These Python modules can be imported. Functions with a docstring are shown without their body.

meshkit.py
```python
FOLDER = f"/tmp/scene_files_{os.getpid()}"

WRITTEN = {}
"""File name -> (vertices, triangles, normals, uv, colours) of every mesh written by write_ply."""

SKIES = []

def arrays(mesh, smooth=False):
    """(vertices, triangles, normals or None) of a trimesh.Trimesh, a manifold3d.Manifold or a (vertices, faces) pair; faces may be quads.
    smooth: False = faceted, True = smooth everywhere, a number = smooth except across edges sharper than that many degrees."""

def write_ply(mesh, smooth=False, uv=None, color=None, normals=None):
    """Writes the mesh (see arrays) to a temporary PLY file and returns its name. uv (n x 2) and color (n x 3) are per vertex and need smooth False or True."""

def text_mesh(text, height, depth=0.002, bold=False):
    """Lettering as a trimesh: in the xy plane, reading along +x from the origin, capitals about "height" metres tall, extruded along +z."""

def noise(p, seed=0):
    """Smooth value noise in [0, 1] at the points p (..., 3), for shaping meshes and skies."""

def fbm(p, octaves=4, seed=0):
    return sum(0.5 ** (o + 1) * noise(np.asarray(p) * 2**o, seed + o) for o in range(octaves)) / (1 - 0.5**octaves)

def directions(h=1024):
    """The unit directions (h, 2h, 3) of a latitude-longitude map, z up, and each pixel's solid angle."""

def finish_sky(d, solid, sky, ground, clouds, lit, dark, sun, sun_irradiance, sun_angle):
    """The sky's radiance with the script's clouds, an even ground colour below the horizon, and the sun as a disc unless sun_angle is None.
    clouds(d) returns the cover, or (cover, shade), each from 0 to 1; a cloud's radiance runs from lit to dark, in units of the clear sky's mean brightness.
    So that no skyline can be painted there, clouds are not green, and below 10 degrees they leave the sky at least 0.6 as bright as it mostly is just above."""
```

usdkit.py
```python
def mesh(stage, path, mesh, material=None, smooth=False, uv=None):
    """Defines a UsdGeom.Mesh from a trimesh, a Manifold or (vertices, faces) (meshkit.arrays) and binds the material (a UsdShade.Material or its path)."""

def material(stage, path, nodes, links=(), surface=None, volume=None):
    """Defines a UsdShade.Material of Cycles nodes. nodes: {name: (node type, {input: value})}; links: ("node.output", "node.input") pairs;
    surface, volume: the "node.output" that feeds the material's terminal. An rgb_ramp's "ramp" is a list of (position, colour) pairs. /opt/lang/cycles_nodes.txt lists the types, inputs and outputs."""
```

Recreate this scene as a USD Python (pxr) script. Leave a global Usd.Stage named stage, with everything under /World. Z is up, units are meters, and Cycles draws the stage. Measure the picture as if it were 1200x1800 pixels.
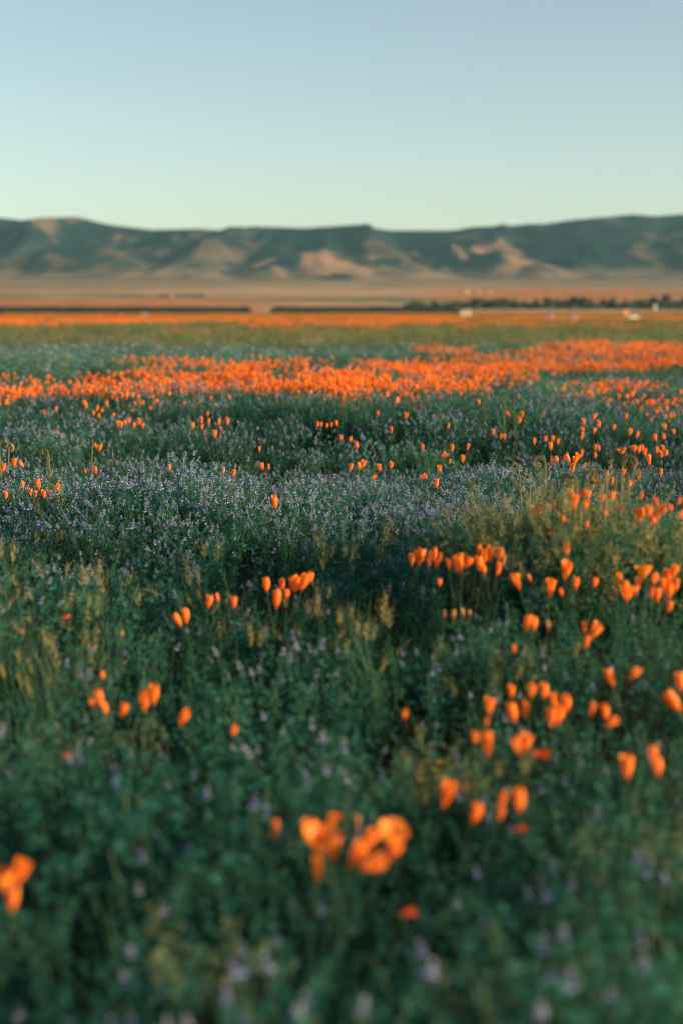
import math
import numpy as np
import trimesh, manifold3d
from shapely.geometry import Polygon
import usdkit, meshkit
from pxr import Usd, UsdGeom, UsdLux, UsdShade, Sdf, Gf, Vt

stage = Usd.Stage.CreateInMemory()
UsdGeom.SetStageUpAxis(stage, UsdGeom.Tokens.z)
W = UsdGeom.Xform.Define(stage, '/World')
stage.SetDefaultPrim(W.GetPrim())
UsdGeom.Scope.Define(stage, '/World/Looks')

# ------------------------------------------------------------------ camera, sky, sun, exposure
CAM = np.array([0.0, 0.0, 1.05])
FPX, HORIZON = 2500.0, 540.0                      # focal length and horizon row, for a picture 1200 x 1800
PITCH = math.atan((900 - HORIZON) / FPX)
cam = UsdGeom.Camera.Define(stage, '/World/camera')
cam.AddTranslateOp().Set(Gf.Vec3d(*CAM))
cam.AddRotateXOp().Set(90 - math.degrees(PITCH))
cam.CreateFocalLengthAttr(50.0)
cam.CreateHorizontalApertureAttr(24.0)
cam.CreateVerticalApertureAttr(36.0)
cam.CreateFStopAttr(1.75)
cam.CreateFocusDistanceAttr(6.0)
cam.CreateClippingRangeAttr(Gf.Vec2f(0.05, 60000))
cam.CreateExposureAttr(1.05)

SUN_AZ, SUN_EL = math.radians(107), math.radians(12.5)   # azimuth from the view direction (+y) towards +x
sun_dir = np.array([math.sin(SUN_AZ) * math.cos(SUN_EL), math.cos(SUN_AZ) * math.cos(SUN_EL), math.sin(SUN_EL)])
sky_mat = usdkit.material(stage, '/World/Looks/sky', {
    'sky': ('sky_texture', {'sky_type': 'single_scattering', 'sun_disc': False, 'sun_elevation': SUN_EL, 'sun_rotation': math.atan2(sun_dir[0], sun_dir[1]),
                            'altitude': 700.0, 'air_density': 0.88, 'aerosol_density': 2.0, 'ozone_density': 0.2}),
    'grade': ('mix_color', {'blend_type': 'multiply', 'fac': 1.0, 'b': (0.935, 0.955, 0.90), 'use_clamp': False}),
    'tc': ('texture_coordinate', {}), 'wisp': ('noise_texture', {'scale': 2.2, 'detail': 4.0, 'roughness': 0.55}),
    'thin': ('map_range', {'from_min': 0.25, 'from_max': 0.75, 'to_min': 0.08, 'to_max': 0.20, 'clamp': True}),
    'veil': ('mix_color', {'blend_type': 'mix', 'b': (2.3, 2.3, 2.5), 'use_clamp': False}),
    'bg': ('background_shader', {'strength': 0.102}),
}, [('sky.color', 'grade.a'), ('tc.generated', 'wisp.vector'), ('wisp.fac', 'thin.value'), ('thin.result', 'veil.fac'), ('grade.result', 'veil.a'), ('veil.result', 'bg.color')], surface='bg.background')
dome = UsdLux.DomeLight.Define(stage, '/World/sky')
UsdShade.MaterialBindingAPI.Apply(dome.GetPrim()).Bind(sky_mat)
sun = UsdLux.DistantLight.Define(stage, '/World/sun')
sun.CreateNormalizeAttr(True); sun.CreateIntensityAttr(1.25); sun.CreateAngleAttr(0.53)
sun.CreateColorAttr(Gf.Vec3f(1.0, 0.70, 0.42))
sun.AddRotateXYZOp().Set(Gf.Vec3f(90 - math.degrees(SUN_EL), 0, 180 - math.degrees(SUN_AZ)))


# ------------------------------------------------------------------ helpers
used = {}
def numbered(name):
    k = used.get(name, 0); used[name] = k + 1
    return name if k == 0 else f'{name}_{k:03d}'

def tag(prim, label=None, cat=None, group=None, kind=None):
    for k, v in (('label', label), ('category', cat), ('group', group), ('kind', kind)):
        if v: prim.SetCustomDataByKey(k, v)
    return prim

class Soup:
    def __init__(s): s.v, s.f, s.n = [], [], 0
    def add(s, v, f):
        v = np.asarray(v, float).reshape(-1, 3); f = np.asarray(f, int).reshape(-1, 3)
        s.v.append(v); s.f.append(f + s.n); s.n += len(v)
        return s
    def addm(s, m): return s.add(m.vertices, m.faces)
    def get(s): return np.vstack(s.v), np.vstack(s.f)

def norm(a): return a / (np.linalg.norm(a, axis=-1, keepdims=True) + 1e-12)

def tube(pts, rad, sides=4):
    p = np.asarray(pts, float); t = norm(np.gradient(p, axis=0)); n = len(p)
    ref = np.array([1.0, 0.2, 0.1]); a = norm(np.cross(t, ref)); b = np.cross(t, a)
    ang = np.arange(sides) * 2 * np.pi / sides
    r = np.broadcast_to(rad, (n,))[:, None, None]
    v = p[:, None] + r * (np.cos(ang)[None, :, None] * a[:, None] + np.sin(ang)[None, :, None] * b[:, None])
    f = []
    for i in range(n - 1):
        for j in range(sides):
            q = (i * sides + j, i * sides + (j + 1) % sides, (i + 1) * sides + (j + 1) % sides, (i + 1) * sides + j)
            f += [(q[0], q[1], q[2]), (q[0], q[2], q[3])]
    return v.reshape(-1, 3), np.array(f)

def blades(base, tip, side, width, fold=0.0):
    """Diamond leaf blades: base, tip (n x 3), side vectors (unit), width; two triangles each."""
    n = len(base); mid = base * 0.45 + tip * 0.55
    w = np.broadcast_to(width, (n,))[:, None] * 0.5
    dn = np.array([0, 0, -1.0]) * fold * w
    v = np.stack([base, mid + side * w + dn, tip, mid - side * w + dn], 1).reshape(-1, 3)
    k = np.arange(n)[:, None] * 4
    f = np.concatenate([k + [0, 1, 2], k + [0, 2, 3]], 0)
    return v, f

def mesh_under(parent, name, data, mat, smooth=False):
    path = f'{parent}/{name}'; k = 0
    while stage.GetPrimAtPath(path):
        k += 1; path = f'{parent}/{name}_{k:03d}'
    return usdkit.mesh(stage, path, data, mat, smooth=smooth)

def quat_z_tilt(rz, ax, ay):
    """quaternion of R = Rx(ax) Ry(ay) Rz(rz)"""
    cz, sz = math.cos(rz / 2), math.sin(rz / 2)
    q = Gf.Quatf(cz, 0, 0, sz)
    q = Gf.Quatf(math.cos(ay / 2), 0, math.sin(ay / 2), 0) * q
    return Gf.Quatf(math.cos(ax / 2), math.sin(ax / 2), 0, 0) * q

def instancer(name, protos, pos, idx, scale, rz, tilt, label, cat, seed=0):
    """one stuff object: PointInstancer of prototypes, each a list of (part name, mesh, material)"""
    rng = np.random.default_rng(seed)
    path = '/World/' + numbered(name)
    pi = UsdGeom.PointInstancer.Define(stage, path)
    targets = []
    for k, parts in enumerate(protos):
        pp = f'{path}/kind_{k:03d}'
        UsdGeom.Xform.Define(stage, pp)
        for (pn, m, mat) in parts: mesh_under(pp, pn, m, mat)
        targets.append(pp)
    pi.CreatePrototypesRel().SetTargets(targets)
    n = len(pos)
    pi.CreateProtoIndicesAttr(Vt.IntArray.FromNumpy(np.asarray(idx, np.int32)))
    pi.CreatePositionsAttr(Vt.Vec3fArray.FromNumpy(np.asarray(pos, np.float32)))
    sc = np.asarray(scale, np.float32)
    if sc.ndim == 1: sc = np.repeat(sc[:, None], 3, 1)
    pi.CreateScalesAttr(Vt.Vec3fArray.FromNumpy(np.ascontiguousarray(sc)))
    tx = rng.normal(0, 1, (n, 2)) * tilt
    pi.CreateOrientationsAttr(Vt.QuathArray([Gf.Quath(quat_z_tilt(float(a), float(t[0]), float(t[1]))) for a, t in zip(rz, tx)]))
    tag(pi.GetPrim(), label, cat, None, 'stuff')
    return pi

# ------------------------------------------------------------------ terrain
PY = np.array([-8000, 0, 20, 45, 90, 200, 480, 800, 1100, 1500, 2000, 3000, 4000, 5000, 9000.0])
PZ = np.array([0, 0, 0, -0.05, -0.25, -1.0, -3.0, -3.4, -2.9, 3.5, 14, 40, 72, 106, 240.0])
MOUND = (0.80, 4.25)                               # a taller clump of plants on the right
def ground(x, y):
    x = np.asarray(x, float); y = np.asarray(y, float)
    z = np.interp(y, PY, PZ)
    p = np.stack([x, y, np.zeros_like(x)], -1)
    r = np.hypot(x, y)
    near = np.clip(1.25 - r / 60, 0, 1)
    z = z + near * (0.16 * (meshkit.noise(p / [1.5, 1.15, 1], 3) - 0.5) + 0.22 * (meshkit.noise(p / [4.0, 2.6, 1], 4) - 0.5) * np.clip(r / 6, 0.25, 1)
                  + 0.13 * (meshkit.noise(p / [1.3, 0.7, 1], 6) - 0.5) * np.clip((r - 3.5) / 3, 0, 1))
    far = np.clip((r - 25) / 60, 0, 1) * np.clip((3000 - r) / 1500, 0, 1)
    z = z + far * (0.55 * (meshkit.noise(p / [8, 6, 1], 5) - 0.5))
    z = z + 0.09 * np.exp(-(((x - MOUND[0]) / 0.42) ** 2 + ((y - MOUND[1]) / 0.42) ** 2))
    # the ground swells gently in front of the mound
    z = z + 0.10 * np.exp(-(((x - 0.42) / 0.50) ** 2 + ((y - 3.75) / 0.42) ** 2))
    return z

def ray(px, py):
    u, v = (px - 600) / FPX, (900 - py) / FPX
    c, s = math.cos(PITCH), math.sin(PITCH)
    return np.array([u, c + v * s, -s + v * c])

TS = np.geomspace(0.9, 1500, 1800)
def hit(px, py, h):
    """the point seen at a pixel of the photograph, h metres above the terrain"""
    d = ray(px, py)
    P = CAM + TS[:, None] * d
    g = P[:, 2] - ground(P[:, 0], P[:, 1]) - h
    k = np.argmax(g < 0)
    if g[k] >= 0: k = len(TS) - 1
    a, b = g[max(k - 1, 0)], g[k]
    t = TS[max(k - 1, 0)] + (TS[k] - TS[max(k - 1, 0)]) * (a / (a - b + 1e-12) if k else 0)
    return CAM + t * d, t

def project(P):
    P = np.asarray(P, float) - CAM
    c, s = math.cos(PITCH), math.sin(PITCH)
    depth = P[..., 1] * c - P[..., 2] * s
    up = P[..., 1] * s + P[..., 2] * c
    return 600 + FPX * P[..., 0] / depth, 900 - FPX * up / depth

# ------------------------------------------------------------------ materials
def L(name): return '/World/Looks/' + name
def leaf_material(name, dark, light, trans, tfac=0.35, rough=0.5, scale=0.9, vary=0.5):
    """plant tissue: tone varies by plant and drifts slowly over the field; light passes through"""
    return usdkit.material(stage, L(name), {
        'geo': ('geometry', {}), 'obj': ('object_info', {}),
        'drift': ('noise_texture', {'scale': scale, 'detail': 1.0}),
        'sum': ('math', {'math_type': 'multiply_add', 'value2': vary}),
        'half': ('math', {'math_type': 'multiply_add', 'value2': 1.5, 'value3': -0.55}),
        'sum2': ('math', {'math_type': 'multiply_add', 'value2': 0.35, 'use_clamp': True}),
        'ramp': ('rgb_ramp', {'ramp': [(0.0, dark), (0.5, tuple((a + b) / 2 for a, b in zip(dark, light))), (1.0, light)]}),
        'tr': ('mix_color', {'blend_type': 'multiply', 'fac': 1.0, 'b': trans}),
        'p': ('principled_bsdf', {'roughness': rough, 'specular_ior_level': 0.15}),
        't': ('translucent_bsdf', {}), 'm': ('mix_closure', {'fac': tfac}),
    }, [('geo.position', 'drift.vector'), ('obj.random', 'sum.value1'), ('drift.fac', 'half.value1'), ('half.value', 'sum.value3'),
        ('geo.random_per_island', 'sum2.value1'), ('sum.value', 'sum2.value3'), ('sum2.value', 'ramp.fac'), ('ramp.color', 'p.base_color'), ('ramp.color', 'tr.a'), ('tr.result', 't.color'),
        ('p.BSDF', 'm.closure1'), ('t.BSDF', 'm.closure2')], surface='m.closure')

M = {}
M['lupine_leaf'] = leaf_material('lupine_leaf', (0.011, 0.076, 0.062), (0.044, 0.205, 0.165), (1.0, 1.65, 1.1))
M['herb_leaf'] = leaf_material('herb_leaf', (0.016, 0.082, 0.062), (0.068, 0.215, 0.150), (1.1, 1.6, 1.05))
M['grass'] = leaf_material('grass_blade', (0.022, 0.095, 0.060), (0.085, 0.200, 0.115), (1.6, 1.7, 0.7))
M['dry'] = leaf_material('dry_grass', (0.150, 0.160, 0.065), (0.370, 0.330, 0.165), (1.3, 1.2, 0.8), 0.4)
M['stem'] = leaf_material('plant_stem', (0.026, 0.075, 0.042), (0.060, 0.120, 0.070), (1.2, 1.2, 1.0), 0.15)
M['violet'] = leaf_material('lupine_violet', (0.15, 0.18, 0.44), (0.32, 0.35, 0.60), (1.2, 1.1, 1.3), 0.35)
M['pale'] = leaf_material('lupine_pale', (0.34, 0.38, 0.50), (0.55, 0.57, 0.66), (1.2, 1.1, 1.1), 0.35)
M['fiddle'] = leaf_material('fiddleneck_hairy', (0.12, 0.15, 0.06), (0.30, 0.28, 0.13), (1.4, 1.3, 0.8), 0.4)
M['olive'] = leaf_material('olive_leaf', (0.060, 0.075, 0.026), (0.230, 0.190, 0.070), (1.4, 1.3, 0.7))
M['sage_leaf'] = leaf_material('sage_leaf', (0.055, 0.110, 0.072), (0.185, 0.225, 0.140), (1.2, 1.4, 0.9))
M['yellow'] = leaf_material('yellow_petal', (0.55, 0.33, 0.02), (0.75, 0.46, 0.03), (1.2, 1.1, 0.6), 0.4)

def petal_material(name, base, tip, trans, tfac):
    return usdkit.material(stage, L(name), {
        'geo': ('geometry', {}), 'obj': ('object_info', {}), 'tc': ('texture_coordinate', {}),
        'vein': ('wave_texture', {'wave_type': 'bands', 'bands_direction': 'diagonal', 'scale': 220.0, 'distortion': 3.0, 'detail': 2.0}),
        'blot': ('noise_texture', {'scale': 130.0, 'detail': 2.0}),
        'a': ('math', {'math_type': 'multiply_add', 'value2': 0.55}),
        'b': ('math', {'math_type': 'multiply_add', 'value2': 0.12, 'use_clamp': True}),
        'ramp': ('rgb_ramp', {'ramp': [(0.0, base), (1.0, tip)]}),
        'bm': ('bump', {'strength': 0.25, 'distance': 0.0006}),
        'tr': ('mix_color', {'blend_type': 'multiply', 'fac': 1.0, 'b': trans}),
        'p': ('principled_bsdf', {'roughness': 0.45, 'specular_ior_level': 0.35, 'sheen_weight': 0.1}),
        't': ('translucent_bsdf', {}), 'm': ('mix_closure', {'fac': tfac}),
    }, [('tc.object', 'vein.vector'), ('geo.position', 'blot.vector'), ('obj.random', 'a.value1'), ('blot.fac', 'a.value3'), ('vein.fac', 'b.value1'), ('a.value', 'b.value3'),
        ('b.value', 'ramp.fac'), ('vein.fac', 'bm.height'), ('bm.normal', 'p.normal'), ('ramp.color', 'p.base_color'), ('ramp.color', 'tr.a'), ('tr.result', 't.color'),
        ('p.BSDF', 'm.closure1'), ('t.BSDF', 'm.closure2')], surface='m.closure')
M['petal'] = petal_material('poppy_petal', (0.82, 0.130, 0.006), (0.92, 0.285, 0.034), (1.05, 1.15, 0.9), 0.45)
M['petal_red'] = petal_material('poppy_petal_red', (0.50, 0.05, 0.004), (0.72, 0.11, 0.008), (1.0, 1.0, 0.8), 0.4)
M['petal_dry'] = petal_material('poppy_petal_faded', (0.42, 0.20, 0.07), (0.62, 0.36, 0.15), (1.0, 1.0, 0.8), 0.4)

def tinted_ground(name, spots, rough=0.95, bump=0.0):
    """colour from the mesh's own primvar, broken up by noise at several sizes"""
    n = {'geo': ('geometry', {}), 'at': ('attribute', {'attribute': 'tint'}),
         'n1': ('noise_texture', {'scale': spots[0], 'detail': 6.0, 'roughness': 0.62}),
         'n2': ('noise_texture', {'scale': spots[1], 'detail': 4.0, 'roughness': 0.6}),
         'r1': ('rgb_ramp', {'ramp': [(0.28, (0.50, 0.55, 0.55)), (0.5, (0.95, 0.95, 0.95)), (0.72, (1.4, 1.32, 1.2))]}),
         'r2': ('rgb_ramp', {'ramp': [(0.3, (0.70, 0.74, 0.72)), (0.7, (1.22, 1.18, 1.1))]}),
         'm1': ('mix_color', {'blend_type': 'multiply', 'fac': 1.0, 'use_clamp': False}), 'm2': ('mix_color', {'blend_type': 'multiply', 'fac': 1.0, 'use_clamp': False}),
         'p': ('principled_bsdf', {'roughness': rough, 'specular_ior_level': 0.0})}
    return usdkit.material(stage, L(name), n, [('geo.position', 'n1.vector'), ('geo.position', 'n2.vector'), ('n1.fac', 'r1.fac'), ('n2.fac', 'r2.fac'), ('at.color', 'm1.a'), ('r1.color', 'm1.b'),
                                               ('m1.result', 'm2.a'), ('r2.color', 'm2.b'), ('m2.result', 'p.base_color')], surface='p.BSDF')
M['ground'] = tinted_ground('field_ground', (0.02, 0.35))
M['hill'] = tinted_ground('hill_ground', (0.0035, 0.02))

def plain(name, col, rough=0.6, metal=0.0, noise=12.0, amount=0.15, spec=0.4):
    return usdkit.material(stage, L(name), {
        'geo': ('geometry', {}), 'n': ('noise_texture', {'scale': noise, 'detail': 3.0}),
        'r': ('rgb_ramp', {'ramp': [(0.3, tuple(c * (1 - amount) for c in col)), (0.7, tuple(min(1, c * (1 + amount)) for c in col))]}),
        'p': ('principled_bsdf', {'roughness': rough, 'metallic': metal, 'specular_ior_level': spec})},
        [('geo.position', 'n.vector'), ('n.fac', 'r.fac'), ('r.color', 'p.base_color')], surface='p.BSDF')
M['white_paint'] = plain('white_paint', (0.78, 0.78, 0.77), 0.25, 0, 2, 0.04, 0.6)
M['silver_paint'] = plain('silver_paint', (0.55, 0.57, 0.60), 0.2, 0.4, 2, 0.04, 0.7)
M['red_paint'] = plain('red_paint', (0.55, 0.05, 0.03), 0.25, 0, 2, 0.05, 0.6)
M['maroon_paint'] = plain('maroon_paint', (0.20, 0.035, 0.03), 0.25, 0, 2, 0.05, 0.6)
M['orange_paint'] = plain('orange_paint', (0.85, 0.30, 0.02), 0.4, 0, 2, 0.05)
M['dark_glass'] = plain('dark_glass', (0.02, 0.025, 0.03), 0.06, 0, 2, 0.05, 0.8)
M['rubber'] = plain('rubber', (0.02, 0.02, 0.02), 0.8, 0, 6, 0.2, 0.2)
M['chrome'] = plain('chrome', (0.7, 0.7, 0.7), 0.1, 1.0, 2, 0.03)
M['lens'] = plain('lens', (0.8, 0.78, 0.7), 0.08, 0, 2, 0.03, 0.8)
M['tail'] = plain('tail_lens', (0.4, 0.02, 0.02), 0.15, 0, 2, 0.03, 0.6)
M['plaster'] = plain('pale_plaster', (0.42, 0.35, 0.28), 0.85, 0, 1, 0.12)
M['tin'] = plain('tin_roof', (0.45, 0.42, 0.40), 0.5, 0.3, 1, 0.12)
M['wood'] = plain('grey_wood', (0.22, 0.18, 0.14), 0.85, 0, 6, 0.25)
M['bark'] = plain('bark', (0.10, 0.075, 0.05), 0.9, 0, 1.5, 0.25, 0.1)
M['tree_leaf'] = plain('tree_leaf', (0.022, 0.042, 0.028), 0.7, 0, 0.25, 0.4, 0.2)
M['hedge_leaf'] = plain('hedge_leaf', (0.012, 0.024, 0.020), 0.75, 0, 0.2, 0.35, 0.2)
M['dirt'] = plain('pale_dirt', (0.32, 0.24, 0.16), 0.95, 0, 0.1, 0.15, 0.1)

# ------------------------------------------------------------------ ground sheet
def sinh_axis(lo, hi, n, c, k):
    a, b = math.asinh((lo - c) / k), math.asinh((hi - c) / k)
    return c + k * np.sinh(np.linspace(a, b, n))

def grid_mesh(xs, ys, zf):
    X, Y = np.meshgrid(xs, ys)
    Z = zf(X, Y); nx, ny = len(xs), len(ys)
    i = (np.arange(ny - 1)[:, None] * nx + np.arange(nx - 1)[None]).ravel()
    f = np.concatenate([np.stack([i, i + 1, i + nx + 1], 1), np.stack([i, i + nx + 1, i + nx], 1)])
    return np.stack([X, Y, Z], -1).reshape(-1, 3), f

def set_tint(m, col):
    UsdGeom.PrimvarsAPI(m).CreatePrimvar('tint', Sdf.ValueTypeNames.Color3fArray, 'vertex').Set(Vt.Vec3fArray.FromNumpy(np.asarray(col, np.float32)))

def lerp(a, b, t): return a + (b - a) * np.clip(t, 0, 1)[:, None]
def sstep(a, b, x):
    t = np.clip((x - a) / (b - a), 0, 1); return t * t * (3 - 2 * t)

def poppy_band(x, y):
    """how thickly poppies stand, 0..1, in the middle distance and beyond"""
    x = np.asarray(x, float); y = np.asarray(y, float)
    p = np.stack([x, y, 0 * x], -1)
    px, py = project(np.stack([x, y, np.interp(y, PY, PZ) + 0.3], -1))
    top = np.interp(px, [-300, 0, 330, 520, 800, 1000, 1200, 1500], [652, 650, 634, 626, 616, 606, 598, 596])
    bot = np.interp(px, [-300, 0, 150, 330, 450, 520, 640, 760, 900, 1000, 1200, 1500], [722, 724, 732, 716, 704, 706, 716, 720, 706, 700, 700, 705])
    clump = meshkit.noise(p / [1.7, 1.3, 1], 21) * 0.62 + meshkit.noise(p / [0.55, 0.45, 1], 22) * 0.38
    clump = clump + 0.30 * (meshkit.noise(p / [5, 2.5, 1], 23) - 0.5)
    edge = 52 * (meshkit.noise(p / [2.2, 3.0, 1], 24) - 0.5)
    band = sstep(0, 16, py - top - edge * 0.5) * sstep(0, 22, bot - py - edge)
    lift = np.interp(px, [0, 600, 800, 1200], [0.0, 0.0, 0.02, 0.03])
    d = 1.25 * band * sstep(0.54, 0.66, clump + lift)
    # loose clumps below the band, thicker to the right
    loose = sstep(0, 10, py - bot + 6) * sstep(0, 50, 800 - py)
    d = d + 0.22 * loose * sstep(0.56, 0.70, clump) * np.interp(px, [0, 500, 650, 850, 1200], [0.08, 0.08, 0.25, 1.0, 1.2])
    # the thick clumps one sees in front of the band: (pixel x, row, half width, half height, how thick)
    for cx, cy, wx, wy, k in ((1032, 752, 26, 9, 1.0), (1105, 755, 32, 17, .85), (1170, 758, 36, 15, .85), (948, 744, 28, 9, .8), (700, 728, 58, 13, .7), (170, 722, 46, 9, .7), (840, 736, 40, 8, .5), (60, 718, 50, 8, .5), (620, 752, 24, 8, .6), (1150, 715, 60, 8, .5), (565, 757, 26, 5, .4)):
        d = d + 0.75 * k * np.clip(1.0 - ((px - cx) / wx) ** 2 - ((py - cy) / wy) ** 2, 0, 1)
    return d

def far_orange(x, y):
    x = np.asarray(x, float); y = np.asarray(y, float)
    p = np.stack([x, y, 0 * x], -1)
    n = meshkit.fbm(p / [26, 42, 1], 3, 31)
    w = sstep(46, 90, y) * (1 - sstep(960, 1060, y))
    side = sstep(0.24, 0.02, x / np.maximum(y, 1)) * 0.5 + 0.5
    n2 = meshkit.fbm(p / [9, 14, 1], 3, 33)
    return w * sstep(0.30, 0.52, n * 0.75 + n2 * 0.25 + 0.30 * (side - 0.68)) * (0.55 + 0.45 * sstep(70, 150, y + 60 * (n2 - 0.5)))

xs = sinh_axis(-9000, 9000, 420, 0, 3.0); ys = sinh_axis(-6000, 5200, 480, 5.0, 3.0)
gv, gf = grid_mesh(xs, ys, ground)
gx, gy = gv[:, 0], gv[:, 1]
gp = np.stack([gx, gy, 0 * gx], -1)
soil, green = np.array([0.030, 0.036, 0.020]), np.array([0.085, 0.105, 0.038])
tan, orange = np.array([0.41, 0.27, 0.175]), np.array([0.50, 0.165, 0.020])
sage, salmon = np.array([0.135, 0.15, 0.085]), np.array([0.44, 0.18, 0.08])
tint = lerp(np.repeat(soil[None], len(gx), 0), green, sstep(12, 45, np.hypot(gx, gy)))
tint = lerp(tint, np.array([0.20, 0.16, 0.055]), sstep(34, 55, gy)); tint = lerp(tint, orange, 0.86 * far_orange(gx, gy))
fan = sstep(1000, 1150, gy)
nf = meshkit.fbm(gp / [420, 260, 1], 4, 41)
fan_col = lerp(np.repeat(tan[None], len(gx), 0), sage, sstep(0.44, 0.62, nf))
ratio = gx / np.maximum(gy, 1)
strip1 = sstep(1150, 1250, gy) * (1 - sstep(1700, 2100, gy)) * sstep(0.02, -0.12, ratio)
strip2 = sstep(1500, 1750, gy) * (1 - sstep(2900, 3300, gy)) * sstep(0.03, 0.10, ratio) * (1 - 0.6 * sstep(0.19, 0.25, ratio))
fan_col = lerp(fan_col, salmon, 0.85 * np.clip(strip1 + strip2, 0, 1) * sstep(0.25, 0.5, meshkit.fbm(gp / [150, 300, 1], 3, 42) + 0.12))
fan_col = lerp(fan_col, np.array([0.215, 0.17, 0.118]), 0.9 * sstep(2300, 3700, gy + 2600 * (meshkit.fbm(gp / [700, 420, 1], 3, 43) - 0.5)))
tint = lerp(tint, fan_col, fan) if False else tint + (fan_col - tint) * fan[:, None]
g = usdkit.mesh(stage, '/World/ground', (gv, gf), M['ground'], smooth=True)
set_tint(g, tint)
tag(g.GetPrim(), 'gently rolling flower meadow floor reaching to the foot of the hills', 'ground', None, 'structure')

# ------------------------------------------------------------------ hills
RX = np.array([-600, -300, -120, 0, 35, 60, 100, 150, 200, 280, 360, 400, 450, 540, 600, 640, 680, 780, 850, 940, 1000, 1050, 1090, 1130, 1200, 1350, 1600, 1900.0])
RY = np.array([400, 392, 385, 387, 390, 393, 389, 387, 399, 409, 407, 410, 403, 406, 402, 404, 410, 410, 405, 399, 391, 387, 383, 386, 381, 384, 395, 402.0])
RD = 6500.0
def hills_z(x, y):
    base = np.interp(y, PY, PZ)
    px = 600 + x / RD * FPX
    crest = 1.05 + (HORIZON - np.interp(px, RX, RY)) / FPX * RD
    p = np.stack([x, y, 0 * x], -1)
    # rise from the fan to the crest, then gently down behind
    up = sstep(4700, RD, y)
    back = 1 - 0.5 * sstep(RD, RD + 2200, y)
    warp = (meshkit.fbm(p / [500, 900, 1], 3, 50) - 0.5) * 500
    ridge = 1 - np.abs(2 * meshkit.noise(np.stack([(x + warp) / 330, y / 1500, 0 * x], -1), 51) - 1)
    ridge2 = 1 - np.abs(2 * meshkit.noise(np.stack([(x + warp * 0.6) / 130, y / 420, 0 * x], -1), 52) - 1)
    spur = np.sin(np.pi * np.clip((y - 4700) / (RD - 4700), 0, 1)) ** 0.8
    body = base + (crest - base) * up * back
    calm = 1 - sstep(0.72, 0.97, up)
    spur = spur * calm
    body = body + spur * (120 * (ridge - 0.62) + 58 * (ridge2 - 0.5)) * (0.35 + 0.65 * up)
    body = body + 36 * spur * (meshkit.fbm(p / 90, 3, 53) - 0.5)
    # foothills in front: (pixel x of the top, row of the top, distance, half width m, half depth m)
    z = body
    for (fx, fy, fd, wx, wy) in FOOT:
        cx, top = (fx - 600) / FPX * fd, 1.05 + (HORIZON - fy) / FPX * fd
        b0 = np.interp(fd, PY, PZ)
        rr = np.hypot((x - cx) / wx, (y - fd) / wy)
        lump = (top - b0) * np.clip(1 - rr ** 1.6, 0, 1) ** 1.15 * (1 + 0.35 * (meshkit.fbm(p / 120, 3, 54) - 0.5) * np.clip(rr * 3, 0, 1))
        gul = 1 - np.abs(2 * meshkit.noise(p / [70, 220, 1], 55) - 1)
        lump = lump * (1 - 0.28 * gul * np.clip(rr * 1.5, 0, 1))
        z = np.maximum(z, np.interp(y, PY, PZ) - 3 + lump)
    return np.where(y < 4250, np.minimum(z, base - 2 + (z - base) * sstep(4000, 4250, y)), z)
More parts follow.
